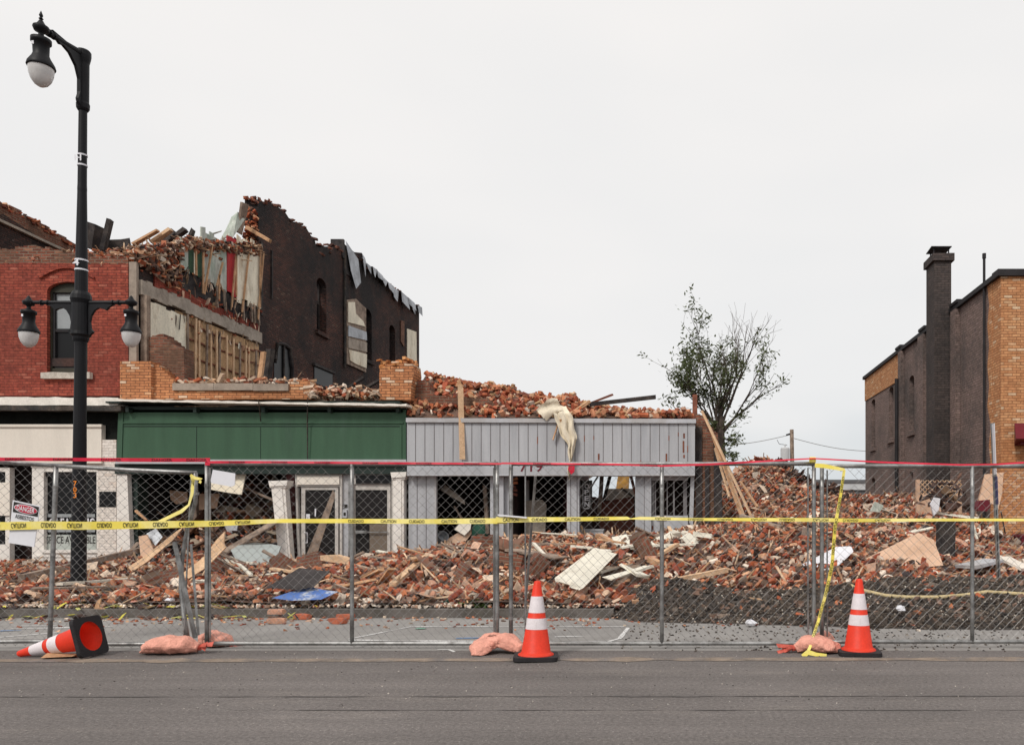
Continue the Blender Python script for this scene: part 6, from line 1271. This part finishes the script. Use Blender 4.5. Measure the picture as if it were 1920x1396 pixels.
# ribbons
def ribbon(name, pts, w, m, label, words=(), cat='tape', d=DF - .05, txtm='blacktxt', vert=False, letter=.6):
    """pts: (px, py, width factor, distance) along the tape; words: (text, px start, px end, upside down)"""
    P3 = []
    for (a, b) in zip(pts[:-1], pts[1:]):
        n = max(2, int(abs(b[0] - a[0]) / 12 + abs(b[1] - a[1]) / 12))
        for i in range(n):
            t = i / n; P3.append([a[j] + (b[j] - a[j]) * t for j in range(4)])
    P3.append(list(pts[-1])); s = MB(); vs = []; ctr = []
    for i, q in enumerate(P3):
        a = P3[max(i-1, 0)]; b = P3[min(i+1, len(P3)-1)]; t = Vector((b[0] - a[0], b[1] - a[1])).normalized(); nrm = Vector((-t.y, t.x))
        if nrm.y > 0: nrm = -nrm
        hw = w * FPX / q[3] * q[2] / 2; wob = noise.noise(Vector((q[0] * .03, q[1] * .03, 7))) * .015
        A = P(q[0] + nrm.x * hw, q[1] + nrm.y * hw, q[3] + wob); B = P(q[0] - nrm.x * hw, q[1] - nrm.y * hw, q[3] + wob * .2 - .012 * (1 - q[2])); vs += [A, B]; ctr.append((q[1] if vert else q[0], A, B))
    n = len(P3)
    for k_ in range(len(vs)): vs.append(vs[k_] + Vector((0, .0025, 0)))
    o_ = 2 * n
    fs = [(2*i, 2*i+1, 2*i+3, 2*i+2) for i in range(n-1)]; fs += [tuple(x + o_ for x in reversed(f)) for f in fs]
    s.add(vs, fs); o = s.build(name, M[m], smooth=True, fix=False); tag(o, label, cat)
    if words:
        s = MB(); xs_ = [c[0] for c in ctr]
        for txt, x0, x1, ud in words:
            def fn(u, v, x0=x0, x1=x1, ud=ud):
                px = x0 + (x1 - x0) * u; vv = .5 + (v - .5) * letter; vv = 1 - vv if ud else vv
                j = max(0, min(n - 2, int(np.searchsorted(xs_, px)) - 1)); t = (px - xs_[j]) / max(1e-6, xs_[j+1] - xs_[j])
                A = ctr[j][1].lerp(ctr[j+1][1], t); B = ctr[j][2].lerp(ctr[j+1][2], t); return B.lerp(A, vv) + Vector((0, -.004, 0))
            put_text(s, txt, fn, 1, 1)
        s.build('lettering', M[txtm], o, fix=False)
    return o
D1 = DF - .08
ws_ = []
x = -28; flipw = True; i = 0
while x < 470:
    ws_.append((('CUIDADO', 'CAUTION')[i % 2], x, x + 28, True)); x += 56 if i % 2 else 49; i += 1
ribbon('caution_tape', [(-60, 987, 1, D1), (80, 984, 1, D1), (150, 985, 1, D1), (300, 983, .92, D1), (400, 981, .72, D1), (520, 976, .5, D1), (640, 976, .55, D1), (800, 977, .62, D1), (935, 976, .7, D1), (950, 976, .7, D1)], .080, 'yellow',
       'yellow caution tape stretched over the two left fence panels', ws_ + [(w_, a, a + 29, False) for w_, a in (('CUIDADO', 653), ('CAUTION', 714), ('CUIDADO', 767), ('CAUTION', 828), ('CUIDADO', 881))])
ribbon('caution_tape', [(930, 974, .7, D1 - .02), (1060, 973, .55, D1), (1176, 971, .42, D1), (1182, 972, .1, D1), (1200, 971, .4, D1), (1300, 973, .35, D1), (1525, 974, .48, D1), (1600, 975, .45, D1), (1760, 974, .36, D1), (1980, 974, .3, D1)], .080, 'yellow',
       'yellow caution tape stretched over the two right fence panels', [(w_, a, a + 29, False) for w_, a in (('CAUTION', 943), ('CUIDADO', 997), ('CAUTION', 1059), ('CUIDADO', 1113))] + [(w_, a, a + 29, True) for w_, a in (('CAUTION', 1228), ('CUIDADO', 1290), ('CUIDADO', 1345), ('CAUTION', 1408), ('CUIDADO', 1461), ('CAUTION', 1524), ('CUIDADO', 1580), ('CAUTION', 1640))])
ribbon('caution_tape', [(296, 979, .5, D1 + .01), (340, 958, .6, D1), (354, 946, .35, D1 + .03), (360, 925, .5, D1), (362, 900, .6, D1), (358, 890, .3, D1)], .06, 'yellow', 'loose yellow tape loop hanging on the bent fence post end')
ribbon('caution_tape', [(357, 890, .5, D1), (366, 896, .6, D1), (378, 898, .5, D1), (374, 905, .5, D1)], .05, 'yellow', 'short yellow tape knot on top of the bent fence post')
ribbon('caution_tape', [(1528, 872, .7, D1), (1545, 873, .7, D1), (1582, 880, .5, D1), (1583, 882, .4, D1)], .06, 'yellow', 'yellow tape strip tied at the top of the right fence joint')
ribbon('caution_tape', [(1583, 881, .5, D1), (1576, 930, .5, D1), (1566, 985, .6, D1), (1560, 1060, .6, D1), (1549, 1110, .55, D1), (1534, 1165, .5, D1), (1524, 1195, .5, DF - .3), (1519, 1212, .5, DF - .38), (1512, 1226, .5, DF - .42)], .055, 'yellow', 'yellow tape hanging down from the right fence joint over the sandbag', [(('CAUTION', 'CUIDADO')[i % 2], 893 + i * 39, 893 + i * 39 + 29, False) for i in range(8)], vert=True, letter=.8)
ribbon('tape_end', [(1505, 1230, .6, DF - .45), (1515, 1222, .7, DF - .45), (1530, 1226, .5, DF - .45), (1550, 1228, .4, DF - .45)], .07, 'yellow', 'crumpled end of yellow tape lying in front of the sandbag')
s = MB(); s.tube([P(1518, 862, DF - .03), P(1529, 862, DF - .03)], .03, 8); tag(s.build('tape_wrap', M['yellow']), 'yellow tape wrapped on the top of the right fence joint', 'tape')
s = MB(); s.tube([P(938, 978, DF - .1), P(937, 966, DF - .1)], .03, 8); 
ribbon('danger_ribbon', [(-60, 860, .9, DF - .06), (150, 861, .95, DF - .06), (300, 862, 1.05, DF - .06), (390, 862, 1.0, DF - .06), (393, 866, .7, DF - .06), (500, 866, .6, DF - .06), (760, 868, .6, DF - .06), (940, 869, .5, DF - .06)], .036, 'redtape',
       'red danger ribbon along the top of the left fence panels', [('DANGER', a, a + 38, False) for a in (10, 100, 190, 285, 350)] + [('DANGER', a, a + 30, False) for a in (430, 510, 590, 680, 780, 870)], txtm='darktxt', letter=.7)
ribbon('danger_ribbon', [(940, 868, .5, DF - .06), (1150, 870, .5, DF - .06), (1240, 873, .5, DF - .06), (1330, 870, .6, DF - .06), (1525, 859, .35, DF - .06), (1650, 866, .45, DF - .06), (1800, 871, .45, DF - .06), (1870, 870, .45, DF - .06), (1990, 862, .5, DF - .06)], .036, 'redtape', 'red danger ribbon along the top of the right fence panels', [('DANGER', a, a + 34, False) for a in (1000, 1090, 1200)], txtm='darktxt', letter=.7)
ribbon('danger_ribbon', [(389, 858, 1, DF - .06), (389, 872, 1, DF - .06)], .05, 'redtape', 'red ribbon knot on the first full fence post')
# loose poles in front of / inside the joints
plank(358, 1020, DF + .4, 372, 1190, DF + .15, .02, .02, 'metal', 'brace_pole', 'thin grey brace pole leaning behind the crumpled fence end', 'pole', jit=0)
plank(327, 1015, DF + .05, 366, 1195, DF - .05, .03, .03, 'metal', 'bent_post', 'bent lower half of the broken fence post by the sandbag', 'post', jit=0)
plank(983, 1160, DF + .7, 1004, 892, DF + .1, .022, .022, 'wire', 'brace_pole', 'thin dark rod leaning behind the fence at the shop entrance', 'pole', jit=0)
plank(928, 862, DF + .05, 928, 1195, DF + .05, .014, .014, 'wire', 'brace_pole', 'thin dark rod standing at the middle fence joint', 'pole', jit=0)
plank(934, 965, DF - .1, 988, 970, DF - .12, .03, .015, 'signwhite', 'white_batten', 'thin white stick caught on the tape at the middle fence joint', 'stick', jit=0)

# ---------------------------------------------------------------- traffic cones
def make_cone():
    t = thing('traffic_cone', 'x', 'traffic cone', (0, 0, 0), 'traffic cones')
    s = MB(); hb = .2; r_ = .05; pts = []
    for cx_, cy_, a0 in ((hb - r_, hb - r_, 0), (-(hb - r_), hb - r_, 90), (-(hb - r_), -(hb - r_), 180), (hb - r_, -(hb - r_), 270)):
        for a in (0, 30, 60, 90): pts.append((cx_ + r_ * math.cos(R(a0 + a)), cy_ + r_ * math.sin(R(a0 + a))))
    hole = [(.150 * math.cos(R(a)), .150 * math.sin(R(a))) for a in range(0, 360, 15)]
    s.poly(pts, [hole], lambda u, v, t_: Vector((u, v, t_)), .035); s.build('base', M['blackrub'], t)
    def rad(z): return .137 - (z - .035) / (.71 - .035) * .107
    def band(z0, z1, m, nm, proud=0):
        s = MB(); s.lathe([(rad(z0) + proud, z0), (rad(z1) + proud, z1)], 28); return s.build(nm, M[m], t, smooth=True)
    s = MB(); s.lathe([(.165, .03), (.162, .045), (.142, .055), (rad(.06), .065), (rad(.70), .70), (.026, .712), (.018, .715), (.016, .70)], 28); s.build('cone_body', M['orangep'], t, smooth=True)
    s = MB(); s.lathe([(.149, .0), (.146, .03)] + [(rad(z) - .006, z) for z in (.06, .3, .69)], 28); s.build('inner_face', M['orangep'], t, smooth=True)
    band(.275, .375, 'reflect', 'reflective_band', .0025); band(.425, .575, 'reflect', 'reflective_band', .0025)
    return t
cn = make_cone(); cn.location = (XW(1003, 7.1), 7.1 + .05, .005); cn['label'] = 'upright orange traffic cone beside the middle sandbag'; cn.rotation_euler = (R(-1), R(1), .15)
c2 = copy_tree(cn); c2.location = (XW(1612, 7.38), 7.38 + .05, .005); c2.rotation_euler = (0, R(.5), -.1); c2['label'] = 'upright orange traffic cone beside the right sandbag and hanging tape'
c3 = copy_tree(cn); c3.scale = (.93, .93, .96); c3['label'] = 'orange traffic cone lying on its side, base toward the road'
ax = Vector((-math.cos(R(-2)) * math.cos(R(14)), math.sin(R(-2)) * math.cos(R(14)), -math.sin(R(14)))); q = ax.to_track_quat('Z', 'Y').to_matrix()
ux = q.col[0]; 
# turn about the axis until one edge of the square base is level
best = None
for a in range(0, 90, 1):
    m_ = q @ Matrix.Rotation(R(a), 3, 'Z'); lo = min((m_ @ Vector((sx, sy, 0))).z for sx in (-.2, .2) for sy in (-.2, .2))
    if best is None or lo > best[0]: best = (lo, m_)
c3.rotation_euler = best[1].to_euler(); c3.location = (XW(171, 7.28), 7.28, -best[0] * 1.0)

# ---------------------------------------------------------------- sandbags
def sandbag(label, pts, rx, rz, seed, neck=None, grp='salmon sandbags'):
    """pts: spine points; rx, rz: half width / half height lists"""
    t = thing('sandbag', label, 'sandbag', (pts[len(pts)//2][0], pts[len(pts)//2][1], 0), grp)
    s = MB(); n = 34; S_ = []; m_ = 44; pv = [Vector(p) for p in pts]
    for j in range(m_ + 1):
        u = j / m_ * (len(pv) - 1); i0 = min(int(u), len(pv) - 2); f_ = u - i0; f2 = f_ * f_ * (3 - 2 * f_)
        c = pv[i0].lerp(pv[i0+1], f_); a = rx[i0] + (rx[i0+1] - rx[i0]) * f2; b = rz[i0] + (rz[i0+1] - rz[i0]) * f2
        tdir = (pv[min(i0+1, len(pv)-1)] - pv[i0]).normalized(); sd_ = Vector((-tdir.y, tdir.x, 0)).normalized(); upv = sd_.cross(tdir) * -1
        if upv.z < 0: upv = -upv
        for k_ in range(n):
            th = 2 * math.pi * k_ / n; cs, sn = math.cos(th), math.sin(th)
            e_ = 1 + .20 * noise.noise(Vector((u * 1.6, cs * 1.5, sn * 1.5 + seed))) + .16 * (.5 - abs(noise.noise(Vector((u * 1.6, cs * 3.5, sn * 3.5 + seed))))) ** 2 * 2 + .07 * noise.noise(Vector((u * 5, cs * 5, sn * 5 + seed)))
            p = c + sd_ * (a * cs * e_) + upv * (b * (sn if sn > 0 else sn * .8) * e_); p.z = max(.008, p.z); S_.append(p)
    fs = [(j*n+k_, j*n+(k_+1) % n, (j+1)*n+(k_+1) % n, (j+1)*n+k_) for j in range(m_) for k_ in range(n)] + [tuple(range(n)), tuple(range(m_*n, m_*n+n))]
    s.add(S_, fs); s.build('bag', M['sandbag'], t, smooth=True)
    if neck:
        a, b = Vector(neck[0]), Vector(neck[1]); s = MB(); dr_ = (b - a)
        for k_ in range(9):
            o_ = Vector((random.uniform(-.03, .03), random.uniform(-.04, .04), random.uniform(-.02, .035))); s.add([a + o_ * .3, a + o_ * .3 + Vector((0, .012, .02)), b + o_ * 1.8 + Vector((0, .02, .02)), b + o_ * 1.6 + Vector((.01, -.01, -.01))], [(0, 1, 2, 3)])
        s.tube([a - dr_ * .15, a + dr_ * .2], .028, 8); s.build('tied_neck', M['sandneck'], t)
    return t
def Q(px, py, d): v = P(px, py, d); return (v.x, v.y, v.z)
sandbag('long salmon sandbag beside the lying cone, tied at its end', [Q(264, 1223, 7.4), Q(285, 1212, 7.4), Q(315, 1208, 7.4), Q(345, 1209, 7.42), Q(372, 1214, 7.45)], [.02, .11, .14, .13, .05], [.015, .07, .085, .085, .05], 1, (Q(374, 1213, 7.45), Q(387, 1215, 7.44)))
sandbag('smaller salmon sandbag behind the first full fence post', [Q(372, 1200, 7.85), Q(395, 1198, 7.9), Q(420, 1201, 7.9), Q(436, 1210, 7.9)], [.06, .13, .12, .03], [.05, .09, .08, .03], 2, (Q(434, 1212, 7.9), Q(446, 1216, 7.9)))
sandbag('salmon sandbag draped over the middle fence foot', [Q(893, 1231, 7.3), Q(902, 1212, 7.4), Q(924, 1200, 7.55), Q(950, 1203, 7.5), Q(980, 1218, 7.4)], [.05, .12, .14, .13, .06], [.03, .06, .07, .075, .05], 3)
sandbag('salmon sandbag under the hanging yellow tape', [Q(1492, 1216, 7.5), Q(1512, 1206, 7.5), Q(1540, 1208, 7.5), Q(1562, 1214, 7.5), Q(1578, 1226, 7.45)], [.05, .12, .15, .12, .02], [.05, .08, .085, .06, .015], 4, (Q(1490, 1214, 7.5), Q(1466, 1218, 7.45)))
sandbag('small salmon sandbag bulge just behind the hanging tape bag', [Q(1525, 1200, 7.95), Q(1545, 1198, 7.95), Q(1566, 1206, 7.95)], [.06, .11, .05], [.06, .09, .04], 5)
s = MB(); s.box((XW(116, 7.2), 7.2, .02), (.24, .12, .03), Matrix.Rotation(.3, 3, 'Z'), jit=.02); tag(s.build('cardboard_piece', M['wood']), 'crushed brown cardboard under the lying cone', 'cardboard')
